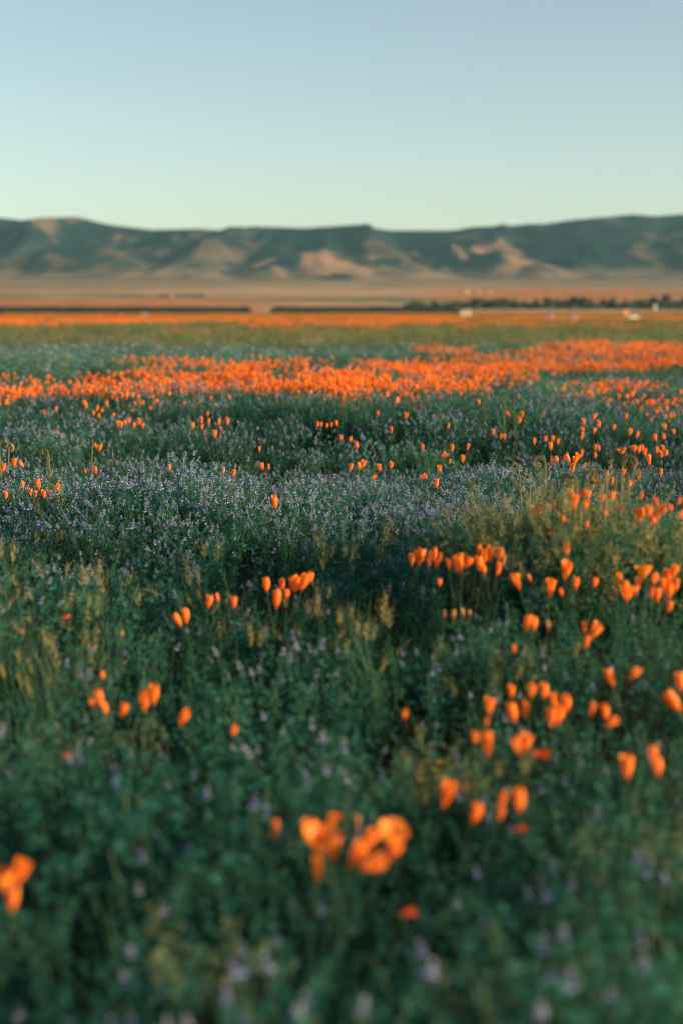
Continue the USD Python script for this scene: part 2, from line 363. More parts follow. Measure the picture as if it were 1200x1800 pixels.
FOOT = [(365, 476, 4600, 120, 190), (545, 444, 5000, 300, 420), (480, 466, 4800, 130, 250), (790, 430, 5350, 150, 420), (865, 441, 5100, 210, 430), (940, 462, 4900, 170, 330),
        (720, 468, 4750, 170, 300), (610, 480, 4600, 190, 220), (0, 484, 4600, 230, 200), (290, 486, 4650, 260, 210), (150, 470, 5000, 420, 320), (1210, 446, 5200, 260, 500),
        (330, 440, 5500, 340, 420), (690, 452, 5200, 220, 380), (-260, 470, 4900, 300, 300), (1500, 462, 4900, 300, 300)]
hx = np.arange(-3600, 3601, 18.0); hy = np.concatenate([np.arange(4050, 6900, 18.0), np.arange(6930, 9000, 90.0)])
hv, hf = grid_mesh(hx, hy, hills_z)
X, Y = hv[:, 0], hv[:, 1]
HZ = hv[:, 2].reshape(len(hy), len(hx))
hpx, hpy = project(hv)
p = np.stack([X, Y, 0 * X], -1)
scrub, dryg_lit = np.array([0.007, 0.021, 0.026]), np.array([0.215, 0.135, 0.095])  # tan grass tone doubles as painted sunlight; scrub darkened to stand for shade
sage2 = np.array([0.027, 0.056, 0.054])
n1, n2 = meshkit.fbm(p / [210, 330, 1], 4, 61), meshkit.fbm(p / [80, 130, 1], 3, 62)
above = hv[:, 2] - np.interp(Y, PY, PZ)
low = 1 - sstep(5050, 5750, Y)
col = lerp(np.repeat(scrub[None], len(X), 0), sage2, sstep(0.35, 0.6, n1) * (0.25 + 0.75 * low))
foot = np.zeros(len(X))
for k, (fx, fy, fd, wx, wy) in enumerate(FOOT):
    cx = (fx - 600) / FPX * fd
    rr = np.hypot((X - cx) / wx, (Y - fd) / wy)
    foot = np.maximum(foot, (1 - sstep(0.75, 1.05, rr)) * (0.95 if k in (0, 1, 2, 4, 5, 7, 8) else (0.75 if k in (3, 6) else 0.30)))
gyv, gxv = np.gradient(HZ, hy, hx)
sunny = sstep(-0.02, 0.30, -(gxv * sun_dir[0] + gyv * sun_dir[1])).ravel()       # slopes facing the sun take more of the painted sunlit tan
col = lerp(col, dryg_lit, np.clip(foot * sstep(0.38, 0.56, n2 * 0.5 + n1 * 0.3 + 0.22 * sunny), 0, 1))  # sunlit foothill faces put into the tan grass colour
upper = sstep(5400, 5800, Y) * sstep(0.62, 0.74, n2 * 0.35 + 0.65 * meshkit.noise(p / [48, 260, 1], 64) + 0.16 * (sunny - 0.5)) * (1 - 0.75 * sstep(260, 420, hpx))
col = lerp(col, dryg_lit, 0.50 * upper)  # narrow sunlit strips on the upper ridge, painted into the tint
apron = (1 - sstep(4, 45, above)) * sstep(0.30, 0.52, n1 + 0.10)
col = lerp(col, np.array([0.20, 0.155, 0.108]), 0.9 * apron)
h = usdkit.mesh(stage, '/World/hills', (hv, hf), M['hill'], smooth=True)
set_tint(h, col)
tag(h.GetPrim(), 'long dark scrub covered mountain ridge with dry tan foothills, sunlit patches painted on', 'hills', None, 'structure')

# ------------------------------------------------------------------ haze
HAZE = 0.000021
hz = trimesh.creation.box(bounds=[[-9500, -6500, -12], [9500, 9300, 560]])
hm = usdkit.material(stage, L('haze'), {'v': ('principled_volume', {'color': (0.38, 0.80, 1.0), 'density': HAZE, 'anisotropy': 0.1})}, [], volume='v.volume')
ho = usdkit.mesh(stage, '/World/haze', hz, hm)
tag(ho.GetPrim(), 'thin pale evening haze softening the far hills', 'haze', None, 'stuff')

# ------------------------------------------------------------------ plants of the meadow (prototypes)
def stem_curve(rng, base, lean, az, height, n=5):
    t = np.linspace(0, 1, n)
    out = math.tan(lean) * height * t ** 1.6
    return base + np.stack([np.cos(az) * out, np.sin(az) * out, height * t], 1)

def palmate(soup, rng, c, nrm, r, k=7, w=0.0036):
    a = norm(np.cross(nrm, rng.normal(size=3))); b = np.cross(nrm, a)
    ang = rng.uniform(0, 6.28) + np.arange(k) * 2 * np.pi / k + rng.normal(0, 0.12, k)
    out = np.cos(ang)[:, None] * a + np.sin(ang)[:, None] * b
    tip = c + (out * 0.82 + nrm * rng.uniform(0.35, 0.75)) * r * rng.uniform(0.8, 1.1, k)[:, None]
    side = np.cross(np.broadcast_to(nrm, out.shape), out)
    soup.add(*blades(np.repeat(c[None], k, 0), tip, norm(side), w, 0.5))

OCT = np.array([[1, 0, 0], [-1, 0, 0], [0, 1, 0], [0, -1, 0], [0, 0, 1], [0, 0, -1.0]])
OCTF = np.array([[0, 2, 4], [2, 1, 4], [1, 3, 4], [3, 0, 4], [2, 0, 5], [1, 2, 5], [3, 1, 5], [0, 3, 5]])
def floret(soup, c, d, up, size):
    s = np.cross(d, up)
    B = np.stack([d * size * 0.95, s * size * 0.42, up * size * 0.55])
    soup.add(c + d * size * 0.6 + OCT @ B, OCTF)

def make_lupine(seed, nst=7, spikes=4, hgt=(0.15, 0.235), spread=0.06, whorls=3):
    rng = np.random.default_rng(seed)
    leaf, stem, vio, pale = Soup(), Soup(), Soup(), Soup()
    for i in range(nst):
        az = i * 2.4 + rng.normal(0, 0.4); H = rng.uniform(*hgt)
        c = stem_curve(rng, np.array([math.cos(az), math.sin(az), 0]) * rng.uniform(0.01, 0.035), rng.uniform(0.08, 0.40), az, H, 5)
        stem.add(*tube(c, np.linspace(0.0018, 0.0011, 5), 3))
        for q in np.linspace(0.22, 0.97, 7):
            pt = np.array([np.interp(q, np.linspace(0, 1, 5), c[:, k]) for k in range(3)])
            a = rng.uniform(0, 6.28); out = np.array([math.cos(a), math.sin(a), rng.uniform(0.2, 0.9)])
            pc = pt + out * rng.uniform(0.010, 0.028) * (1.15 - 0.5 * q)
            palmate(leaf, rng, pc, norm(np.array([out[0] * 0.5, out[1] * 0.5, 1.0]) + rng.normal(0, 0.2, 3)), rng.uniform(0.011, 0.018), int(rng.integers(6, 9)))
        if i < spikes:
            ax = norm(c[-1] - c[-2]); top = c[-1]; Ls = rng.uniform(0.010, 0.022)
            stem.add(*tube(np.array([top, top + ax * Ls]), 0.0011, 3))
            nw = whorls
            for wq in range(nw):
                f = wq / (nw - 1); n = 5 if f < 0.75 else 3
                for m in range(n):
                    a = m * 2 * np.pi / n + wq * 0.6 + rng.normal(0, 0.2)
                    d = norm(np.array([math.cos(a), math.sin(a), 0.25 + 1.0 * f]))
                    (pale if (f > 0.62 or rng.random() < 0.22) else vio).add if False else None
                    tgt = pale if (f > 0.5 or rng.random() < 0.3) else vio
                    floret(tgt, top + ax * Ls * (0.15 + 0.85 * f), d, ax, rng.uniform(0.0044, 0.0058) * (1.1 - 0.36 * f))
    out = [('leaf', leaf.get(), M['lupine_leaf']), ('stem', stem.get(), M['stem'])]
    if spikes: out += [('blossom', vio.get(), M['violet']), ('bud', pale.get(), M['pale'])]
    return out

def make_herb(seed, n=10, hgt=(0.10, 0.22), mat='herb_leaf', seg=9, w=0.0035, ll=0.022):
    """finely cut foliage"""
    rng = np.random.default_rng(seed)
    leaf, stem = Soup(), Soup()
    for i in range(n):
        az = i * 2.4 + rng.normal(0, 0.4)
        c = stem_curve(rng, np.array([math.cos(az), math.sin(az), 0]) * rng.uniform(0.0, 0.03), rng.uniform(0.1, 0.65), az, rng.uniform(*hgt), 5)
        stem.add(*tube(c, np.linspace(0.0016, 0.0008, 5), 3))
        q = np.repeat(np.linspace(0.2, 1.0, seg), 4)
        base = np.stack([np.interp(q, np.linspace(0, 1, 5), c[:, k]) for k in range(3)], 1)
        d = norm(rng.normal(0, 1, (len(q), 3)) + np.array([0, 0, 0.8]))
        tip = base + d * ll * rng.uniform(0.5, 1.25, len(q))[:, None]
        side = norm(np.cross(d, rng.normal(0, 1, (len(q), 3))))
        leaf.add(*blades(base, tip, side, w))
        mid = (base + tip) / 2
        for sgn in (-1, 1):
            t2 = mid + norm(d + sgn * side * 1.1) * ll * 0.5
            leaf.add(*blades(mid, t2, norm(np.cross(d, side)), w * 0.8))
    return [('leaf', leaf.get(), M[mat]), ('stem', stem.get(), M['stem'])]

def make_grass(seed, n=34, hgt=(0.10, 0.26), mat='grass', w=0.0032, heads=0, head_mat='dry', spread=0.05):
    rng = np.random.default_rng(seed)
    bl, hd = Soup(), Soup()
    for i in range(n):
        az = rng.uniform(0, 6.28); H = rng.uniform(*hgt); lean = rng.uniform(0.05, 0.6)
        b = np.array([rng.normal(0, spread * 0.5), rng.normal(0, spread * 0.5), 0])
        c = stem_curve(rng, b, lean, az, H, 5)
        s = np.array([-math.sin(az), math.cos(az), 0])
        ww = np.array([0.8, 1, 0.85, 0.55, 0.05]) * w * 0.5
        v = np.stack([c + s * ww[:, None], c - s * ww[:, None]], 1).reshape(-1, 3)
        f = []
        for k in range(4): f += [(2 * k, 2 * k + 1, 2 * k + 3), (2 * k, 2 * k + 3, 2 * k + 2)]
        bl.add(v, f)
        if i < heads:
            t = norm(c[-1] - c[-2]); L_ = rng.uniform(0.03, 0.055)
            for m in range(11):
                f_ = m / 10
                a = m * 2.4; sd = norm(np.cross(t, np.array([math.cos(a), math.sin(a), 0.3])))
                pb = c[-1] + t * L_ * f_; tp = pb + norm(t * 1.6 + sd) * 0.018 * (1.2 - 0.4 * f_)
                hd.add(*blades(pb[None], tp[None], norm(np.cross(t, sd))[None], 0.0042))
                hd.add(*blades(tp[None], (tp + norm(t * 2 + sd) * 0.022)[None], norm(np.cross(t, sd))[None], 0.0009))
    out = [('blade', bl.get(), M[mat])]
    if heads: out.append(('seed_head', hd.get(), M[head_mat]))
    return out

LUP = [make_lupine(100 + k, (9, 8, 7, 7, 7, 7, 7)[k], (9, 7, 6, 3, 2, 0, 0)[k]) for k in range(7)]
HERB = [make_herb(200 + k, 12 if k % 2 else 9, (0.10, 0.20) if k % 2 else (0.13, 0.26), 'herb_leaf' if k < 3 else 'sage_leaf', 9, 0.0034, 0.026) for k in range(4)]
GRASS = [make_grass(300 + k) for k in range(3)]
DRY = [make_grass(320 + k, 26, (0.14, 0.30), 'dry' if k % 2 else 'grass', 0.0026, 9 if k % 2 else 6) for k in range(3)]
COVER = LUP + HERB + GRASS + DRY                    # 0-6 lupine, 7-10 herb, 11-13 grass, 14-16 dry
YELLOW = None

# ------------------------------------------------------------------ poppies
def mat_from(pos, M3, s):
    m = np.eye(4); m[:3, :3] = M3 * s; m[:3, 3] = pos
    return Gf.Matrix4d(*m.T.ravel().tolist())
def R_axis(axis, a): return trimesh.transformations.rotation_matrix(a, axis)[:3, :3]

def petal_sheet(rng, a0, span, L_, prof, flare, inner, nu=7, nv=8, wave=0.08, cut=0.0):
    """one petal: a curved sheet round the flower's axis; prof maps height to radius; inner tucks one edge under"""
    u = np.linspace(-0.5, 0.5, nu); t = np.linspace(0, 1, nv)
    U, T = np.meshgrid(u, t)
    width = span * (0.35 + 0.65 * np.sin(np.clip(T * 1.15, 0, 1) * np.pi / 2))
    ang = a0 + U * width
    r = np.interp(T, np.linspace(0, 1, len(prof)), prof) + flare * np.clip(T - 0.7, 0, 1) ** 2 * 4
    r = r + inner * (U + 0.5) * np.clip(T * 2, 0, 1) + 0.0007 * np.sin(U * 9 + a0 * 3) * T
    ph = rng.uniform(0, 6.28)
    z = L_ * T * (1 - 0.10 * (2 * U) ** 2 * T) + L_ * wave * T ** 3 * np.sin(U * 7 + ph) * 0.6
    v = np.stack([r * np.cos(ang), r * np.sin(ang), z], -1).reshape(-1, 3)
    i = (np.arange(nv - 1)[:, None] * nu + np.arange(nu - 1)[None]).ravel()
    f = np.concatenate([np.stack([i, i + 1, i + nu + 1], 1), np.stack([i, i + nu + 1, i + nu], 1)])
    return v, f

def rot_axis(v, axis, ang):
    return trimesh.transform_points(v, trimesh.transformations.rotation_matrix(ang, axis))

STEM = 0.34                                         # length of stem below the middle of the flower
FLOWER = 0.040
def make_poppy(seed, kind):
    """list of (part, mesh, material, smooth); the flower's middle lies at (x, y, STEM) with x, y near 0"""
    rng = np.random.default_rng(seed)
    L_ = FLOWER
    pm = M['petal']
    spec = {'closed': ([.0030, .0078, .0086, .0087, .0080], 0.000, 2.5), 'slim': ([.0024, .0054, .0060, .0060, .0053], 0.0, 2.6), 'flared': ([.0026, .0070, .0086, .0095, .0106], 0.0022, 2.3),
            'cup': ([.0025, .0110, .0165, .0205, .0245], 0.006, 1.95), 'nod': ([.0028, .0076, .0088, .0090, .0084], 0.0, 2.5), 'droop': ([.0026, .0076, .0095, .0100, .0104], 0.001, 2.2),
            'flop': ([.0022, .0060, .0078, .0085, .0090], 0.001, 2.0), 'faded': ([.0015, .0035, .0045, .0040, .0028], 0.0, 2.6)}[kind]
    bend = {'nod': 0.45, 'droop': 1.0, 'flop': 1.55}.get(kind, rng.uniform(0.0, 0.12))
    if kind in ('flop',): pm = M['petal_red']
    if kind == 'faded': pm = M['petal_dry']; L_ = 0.030
    if kind == 'slim': L_ = 0.042
    if kind == 'cup': L_ = 0.034
    parts = []
    for k in range(4):
        prof = np.array(spec[0]) * (1.0 if k % 2 else 0.90)
        v, f = petal_sheet(rng, k * np.pi / 2 + rng.normal(0, 0.12), spec[2], L_ * rng.uniform(0.88, 1.08), prof * rng.uniform(0.9, 1.1), spec[1] * rng.uniform(0.3, 2.0) + (0.003 if rng.random() < 0.15 else 0), 0.0022, wave=rng.uniform(0.06, 0.17))
        v[:, 2] -= L_ * 0.5
        parts.append(['petal', v, f, pm, True])
    v, f = tube(np.array([[0, 0, -L_ * 0.5 - 0.006], [0, 0, -L_ * 0.5 - 0.003], [0, 0, -L_ * 0.5], [0, 0, -L_ * 0.5 + 0.002]]), np.array([.0014, .0022, .0046, .0010]), 8)
    parts.append(['receptacle', v, f, M['petal_red'], True])
    for q in parts: q[1] = rot_axis(q[1], [0, 1, 0], bend)
    foot = np.array([math.sin(bend), 0, math.cos(bend)]) * (-L_ * 0.5 - 0.005)
    ax = -norm(foot)
    lean = rng.uniform(-0.02, 0.02, 2)
    p0 = np.array([lean[0] - 0.03 * (bend > 0.3), lean[1], -STEM]); p3 = foot
    p2 = p3 - ax * 0.05; p1 = p0 + np.array([0, 0, 0.17])
    t = np.linspace(0, 1, 9)[:, None]
    c = (1 - t) ** 3 * p0 + 3 * (1 - t) ** 2 * t * p1 + 3 * (1 - t) * t ** 2 * p2 + t ** 3 * p3
    sv, sf = tube(c, np.linspace(0.0017, 0.0011, 9), 5)
    parts.append(['stem', sv, sf, M['stem'], True])
    for k in range(2):
        s = Soup(); a0 = rng.uniform(0, 6.28)
        base = np.array([lean[0] * 0.8, lean[1] * 0.8, -STEM + 0.06 + 0.03 * k])
        tip = base + np.array([math.cos(a0) * 0.07, math.sin(a0) * 0.07, 0.085])
        for q in np.linspace(0.2, 1, 6):
            b = base + (tip - base) * q
            for sg in (-1, 0, 1):
                d = norm(tip - base + sg * 0.10 * np.array([-math.sin(a0), math.cos(a0), 0.1]))
                s.add(*blades(b[None], (b + d * 0.022)[None], np.array([[-math.sin(a0), math.cos(a0), 0.0]]), 0.003))
        s.add(*tube(np.array([base, (base + tip) / 2 + [0, 0, .006], tip]), 0.0010, 3))
        lv, lf = s.get()
        parts.append(['leaf', lv, lf, M['herb_leaf'], False])
    for q in parts: q[1] = q[1] + np.array([0, 0, STEM])
    return parts

KINDS = ['closed', 'slim', 'flared', 'nod', 'droop', 'flop', 'cup', 'faded']
POPPY_CLASS = {}
for kind in KINDS:
    for var in range({'closed': 6, 'slim': 3, 'flared': 5}.get(kind, 2)):
        path = f'/World/poppy_{kind}_kind_{var:03d}'
        stage.CreateClassPrim(path)
        for (pn, v, f, mat, sm) in make_poppy(1000 + 37 * KINDS.index(kind) + var, kind):
            tag(mesh_under(path, pn, trimesh.Trimesh(v, f, process=False), mat, smooth=sm).GetPrim(), kind='stuff' if pn == 'leaf' else None)
        POPPY_CLASS.setdefault(kind, []).append(path)

def clump_of_poppies(seed, n=6):
    rng = np.random.default_rng(seed)
    acc = {}
    for k in range(n):
        a, r = rng.uniform(0, 6.28), 0.17 * math.sqrt(rng.random())
        s, t = rng.uniform(0.62, 0.90), rng.normal(0, 0.18, 2)
        R3 = R_axis([1, 0, 0], t[0]) @ R_axis([0, 1, 0], t[1]) @ R_axis([0, 0, 1], rng.uniform(0, 6.28))
        for pn, (v, f), mat in simple_poppy(int(rng.integers(1e6)), rng.random() < 0.10):
            key = 'faded_petal' if mat is M['petal_red'] else pn
            acc.setdefault(key, (Soup(), mat))[0].add((v * s) @ R3.T + [r * math.cos(a), r * math.sin(a), rng.uniform(0.01, 0.08)], f)
    return [(k, s.get(), m) for k, (s, m) in acc.items()]

def simple_poppy(seed, red=False):
    """few faces, for the crowd in the middle distance"""
    rng = np.random.default_rng(seed)
    s, st = Soup(), Soup()
    r = rng.uniform(0.009, 0.0125)
    for k in range(4):
        a = k * np.pi / 2 + rng.normal(0, 0.2)
        v, f = petal_sheet(rng, a, 2.3, 0.042, [.002, r * .75, r, r * rng.uniform(0.9, 1.25)], 0.0, 0.002, 4, 4)
        s.add(v + [0, 0, 0.29], f)
    st.add(*tube(np.array([[0.0, 0, 0], [0.01, 0.0, 0.15], [0, 0, 0.29]]), 0.0013, 3))
    lf = Soup()
    n = 14; q = rng.uniform(0.03, 0.2, n)
    b = np.stack([rng.normal(0, .012, n), rng.normal(0, .012, n), q], 1); d = norm(rng.normal(0, 1, (n, 3)) + [0, 0, .6])
    lf.add(*blades(b, b + d * 0.05, norm(np.cross(d, rng.normal(0, 1, (n, 3)))), 0.006))
    return [('petal', s.get(), M['petal_red'] if red else M['petal']), ('stem', st.get(), M['stem']), ('leaf', lf.get(), M['herb_leaf'])]

# poppies one can tell apart: (pixel x, pixel y of the flower's middle, height in pixels, kind, lean in degrees towards the right)
C, S, F, N, D, R, O, B = 'closed', 'slim', 'flared', 'nod', 'droop', 'flop', 'cup', 'faded'
CLUSTERS = [
 ('in bottom group cut by left edge', [(36, 1532, 66, F, 12), (7, 1549, 60, O, -10), (22, 1580, 58, C, 0)]),
 ('left of the ragged open poppies at bottom centre', [(484, 1457, 40, S, 0)]),
 ('in ragged upright bottom centre bunch', [(551, 1462, 66, F, -18), (583, 1448, 46, C, 15), (565, 1480, 74, O, 8), (586, 1492, 62, F, 6), (559, 1522, 52, C, 4)]),
 ('in wide looped bunch, bottom centre', [(628, 1500, 66, N, 32), (650, 1475, 56, N, 38), (656, 1518, 64, D, 70), (687, 1470, 66, O, 15), (692, 1494, 52, F, 25)]),
 ('low in dark foliage below the looped bunch', [(718, 1604, 34, R, 80)]),
 ('behind the looped bunch among dark lupines', [(627, 1443, 32, B, 0)]),
 ('in loose row right of bottom centre', [(785, 1397, 54, F, 8), (817, 1385, 20, B, 0), (836, 1428, 44, C, 10), (883, 1405, 40, S, 6), (880, 1428, 36, S, 12), (913, 1406, 48, C, 4), (914, 1457, 28, R, 80)]),
 ('in the trio near lower right edge', [(1102, 1348, 58, F, -4), (1147, 1326, 36, C, 0), (1156, 1347, 38, C, -6)]),
 ('in low bunch above the loose row', [(835, 1297, 28, C, 0), (856, 1307, 44, C, -4), (908, 1310, 42, F, -10), (924, 1306, 38, F, 18), (950, 1325, 40, R, 80)]),
 ('in the large scattered lower right bunch', [(860, 1240, 36, F, 0), (855, 1267, 24, S, 15), (898, 1215, 28, C, 6), (900, 1252, 40, C, -18), (922, 1247, 34, C, 4), (935, 1213, 30, C, 4), (956, 1213, 34, C, -4),
    (972, 1230, 30, F, 0), (968, 1258, 40, C, -6), (981, 1254, 44, C, 8), (994, 1237, 36, C, -4)]),
 ('in trio right of large scattered bunch', [(1040, 1247, 36, S, 12), (1063, 1252, 36, C, -12), (1076, 1271, 30, D, 55)]),
 ('in the pair above the lower right trio', [(1071, 1190, 38, C, -16), (1116, 1183, 30, N, 45)]),
 ('of two cut by the right edge', [(1195, 1197, 42, C, -16), (1182, 1232, 48, N, -42)]),
 ('alone in the green below the pale grass', [(711, 1256, 24, C, 8)]),
 ('in small group below long right row', [(926, 1096, 32, C, 0), (938, 1095, 32, C, 3), (963, 1099, 24, B, 0)]),
 ('in forked trio right of the small group', [(1027, 1102, 22, C, 0), (1047, 1108, 36, F, 24), (1031, 1128, 30, S, 16)]),
 ('alone between the forked trio and the tall spikes', [(903, 1140, 18, C, 0)]),
 ('in scattered row left of dense right clump', [(908, 1022, 42, F, -22), (930, 1015, 18, S, -14), (967, 1032, 32, F, 0), (985, 1040, 14, C, -15), (995, 1002, 36, F, -2), (1012, 1024, 26, C, 0), (1046, 1024, 22, C, 15), (995, 965, 26, C, 0)]),
 ('in dense clump by the right edge', [(1088, 1015, 24, C, 0), (1098, 1040, 34, F, -6), (1104, 1043, 30, C, 12), (1115, 1040, 26, C, 20), (1131, 1004, 28, O, 0), (1122, 1025, 28, C, 10), (1150, 1017, 28, C, 0), (1155, 1045, 26, C, 0),
    (1145, 1040, 24, S, -10), (1172, 1012, 32, C, -6), (1184, 1005, 30, C, 18), (1175, 1037, 38, F, 4), (1189, 1027, 30, S, 6), (1165, 1028, 30, S, -8), (1177, 1065, 24, C, 8)]),
 ('in tight left bunch of long row', [(723, 983, 26, C, 0), (732, 976, 28, C, -4), (739, 976, 32, C, -4), (755, 981, 28, C, 0), (763, 973, 28, S, 0), (771, 980, 24, C, 8), (767, 992, 18, C, 0)]),
 ('in middle bunch of the long row', [(788, 991, 22, C, 4), (799, 987, 26, C, 0), (806, 991, 36, C, -2), (815, 984, 28, C, 2), (824, 987, 26, C, 22)]),
 ('in tall right bunch of the long row', [(841, 966, 28, S, 4), (841, 990, 40, C, 0), (851, 978, 42, C, 2), (850, 1001, 18, C, 0), (862, 973, 40, C, 8), (878, 973, 30, C, 20), (876, 1000, 28, S, 22), (885, 983, 22, B, 0)]),
 ('round and red under the long right row', [(772, 1023, 12, C, 0)]),
 ('of four above the pale grass', [(780, 1078, 18, B, 0), (797, 1079, 20, B, 8), (812, 1075, 18, B, -8), (825, 1077, 16, B, 0)]),
 ('in left centre bunch above pale grass', [(468, 1026, 28, C, 0), (496, 1027, 24, C, 0), (487, 1052, 34, C, 0), (505, 1043, 20, C, 0), (514, 1026, 26, C, -8), (521, 1026, 34, C, 0), (535, 1022, 32, C, 12), (545, 1015, 26, C, 12)]),
 ('in the sparse trio left of centre', [(368, 1056, 26, C, 0), (382, 1050, 20, S, -8), (411, 1058, 26, C, 0)]),
 ('in the leaning pair left of centre', [(312, 1089, 26, N, -38), (326, 1081, 30, C, -6)]),
 ('low in the left grass', [(117, 1084, 18, R, 60), (180, 1186, 16, C, 0), (117, 1328, 22, R, 80), (39, 1110, 16, B, 0), (215, 1113, 16, B, 0)]),
 ('in the touching trio at lower left', [(175, 1226, 34, C, -6), (161, 1237, 24, C, -10), (183, 1244, 28, C, -22)]),
 ('in the close pair at lower left', [(255, 1229, 42, C, 2), (271, 1220, 40, C, 4)]),
 ('of three apart, leaning right, lower left', [(218, 1247, 34, C, 22), (324, 1261, 36, C, 22), (412, 1284, 24, C, 18)]),
 ('alone in the lupines at the centre', [(483, 882, 24, C, 0)]),
 ('of singles in lupines left of centre', [(461, 819, 14, C, 0), (472, 820, 11, S, 0), (456, 789, 11, S, 0), (411, 831, 14, C, 10), (393, 826, 12, S, 0), (298, 822, 13, C, 0), (168, 826, 16, C, 0), (150, 828, 10, S, 0)]),
 ('in the left group among lupines', [(101, 858, 17, C, 20), (67, 851, 19, C, -8), (54, 865, 14, C, 0), (62, 868, 15, C, 0), (77, 868, 16, C, 0), (87, 868, 17, C, 0), (40, 852, 15, S, 0), (10, 870, 15, C, 0)]),
 ('in small upper group at left edge', [(25, 812, 15, C, 0), (37, 816, 14, N, -40), (6, 822, 15, C, 10)]),
 ('in low left tuft under the band', [(207, 744, 13, C, 0), (213, 746, 13, C, 0), (220, 742, 13, C, 0), (227, 740, 13, C, 0), (235, 748, 14, C, 0), (245, 740, 14, C, 0), (251, 747, 14, C, 0)]),
 ('in tall upright tuft under the band', [(339, 747, 15, C, 0), (354, 738, 14, C, 0), (355, 750, 12, C, 0), (360, 761, 11, C, 0), (378, 762, 18, C, 0), (385, 741, 19, C, 0), (389, 757, 18, C, 0), (400, 740, 16, C, 0), (367, 740, 12, C, 0), (365, 727, 10, C, 0)]),
 ('in tiny centre group under the band', [(559, 745, 10, C, 0), (565, 746, 10, C, 0), (583, 746, 10, C, 0), (592, 744, 11, C, 0), (575, 748, 9, C, 0)]),
 ('in the open row right of centre', [(637, 816, 19, F, 20), (630, 818, 15, C, -10), (616, 821, 17, C, 12), (666, 821, 15, C, 0), (687, 817, 14, C, 0), (656, 839, 12, D, 60)]),
 ('in the pale lupines right of centre', [(771, 825, 17, F, 0), (743, 838, 14, D, 50), (767, 849, 17, C, 0), (780, 800, 15, D, 50), (790, 811, 10, C, 20), (813, 806, 20, F, 6), (794, 787, 14, C, 0), (822, 785, 12, C, 20)]),
 ('in open bunch above the right mound', [(997, 805, 17, F, -30), (1010, 810, 18, F, 10), (1015, 803, 24, F, 4), (1022, 797, 17, S, 10), (1006, 822, 19, F, 0), (978, 807, 15, C, -8), (970, 812, 13, C, 0), (1027, 818, 11, S, 20)]),
 ('spread in lupines above the right mound', [(1092, 793, 12, O, 0), (1140, 808, 18, F, 0), (1133, 794, 14, F, 0), (1095, 830, 16, F, 10), (1076, 845, 15, S, 0), (1162, 830, 14, S, 15), (1107, 850, 14, C, 20), (1067, 832, 13, S, 0), (1046, 800, 14, S, 14), (1046, 786, 12, C, 0), (1052, 787, 12, C, 0)]),
 ('along the row behind the right mound', [(1115, 788, 13, C, 0), (1122, 790, 14, C, 0), (1128, 787, 13, C, -8), (1155, 790, 14, C, 0), (1162, 798, 14, C, 0), (1170, 796, 14, C, 16), (1110, 788, 12, C, 0)]),
 ('in the tuft above the open bunch', [(939, 775, 16, S, 0), (958, 771, 13, C, 0), (967, 784, 15, C, 0), (971, 772, 13, C, 0), (980, 776, 12, C, 0), (880, 767, 11, C, 0), (886, 767, 11, C, 0)]),
 ('on the crown of the right mound', [(1003, 867, 19, C, -6), (1010, 880, 28, F, -2), (1007, 889, 18, C, 0), (1022, 867, 12, C, 0), (1032, 869, 23, C, 4), (1030, 887, 18, C, 0), (1059, 876, 17, F, 0), (1076, 872, 20, C, 0), (981, 890, 14, R, 30), (971, 887, 16, F, 0)]),
 ('at left foot of the right mound', [(937, 899, 16, C, 0), (949, 895, 16, C, 0), (967, 937, 14, R, 20), (989, 912, 17, C, 0)]),
 ('on the front of the right mound', [(1064, 901, 13, C, 10), (1031, 922, 16, C, 0), (1090, 892, 12, R, 20), (997, 957, 14, C, 0)]),
 ('in the mound bunch by right edge', [(1127, 871, 18, S, 0), (1122, 905, 28, F, -6), (1128, 900, 22, C, 0), (1141, 898, 22, F, 0), (1146, 912, 22, C, -30), (1153, 881, 18, C, -8), (1156, 902, 24, C, 4), (1167, 895, 24, F, 0), (1179, 892, 18, C, 0), (1194, 881, 18, C, 20), (1197, 905, 18, C, 0)]),
]
LOOKS = {C: 'closed orange poppy', S: 'slender closed orange poppy', F: 'flared orange poppy', N: 'leaning orange poppy', D: 'sideways drooping orange poppy', R: 'dull red flopped poppy', O: 'open orange poppy', B: 'faded pale poppy'}
ORD = ['first', 'second', 'third', 'fourth', 'fifth', 'sixth', 'seventh', 'eighth', 'ninth', 'tenth', 'eleventh', 'twelfth', 'thirteenth', 'fourteenth', 'fifteenth']

prng = np.random.default_rng(77)
POPPY_SPOTS = []
CANOPY = 0.23
def put_poppy(P, kind, fs, lean, label, group, hc=None):
    """flower's middle at P, flower scale fs"""
    cls = POPPY_CLASS[kind][int(prng.integers(len(POPPY_CLASS[kind])))]
    built = {'nod': 26, 'droop': 57, 'flop': 89}.get(kind, 0)
    if built:
        rz = (0 if lean >= 0 else math.pi) + prng.normal(0, 0.25); R3 = R_axis([0, 0, 1], rz)
        extra = (abs(lean) - built) * 0.6 * (1 if lean >= 0 else -1)
        R3 = R_axis([0, 1, 0], math.radians(np.clip(extra, -15, 15))) @ R3
    else:
        R3 = R_axis([0, 1, 0], math.radians(lean)) @ R_axis([1, 0, 0], prng.normal(0, 0.12)) @ R_axis([0, 0, 1], prng.uniform(0, 6.28))
    root = P - R3 @ np.array([0, 0, STEM]) * fs
    x = UsdGeom.Xform.Define(stage, '/World/' + numbered('poppy'))
    x.AddTransformOp().Set(mat_from(root, R3, fs))
    x.GetPrim().GetReferences().AddInternalReference(cls); x.GetPrim().SetInstanceable(True)
    tag(x.GetPrim(), label, 'poppy', group)
    POPPY_SPOTS.append((P[0], P[1]))

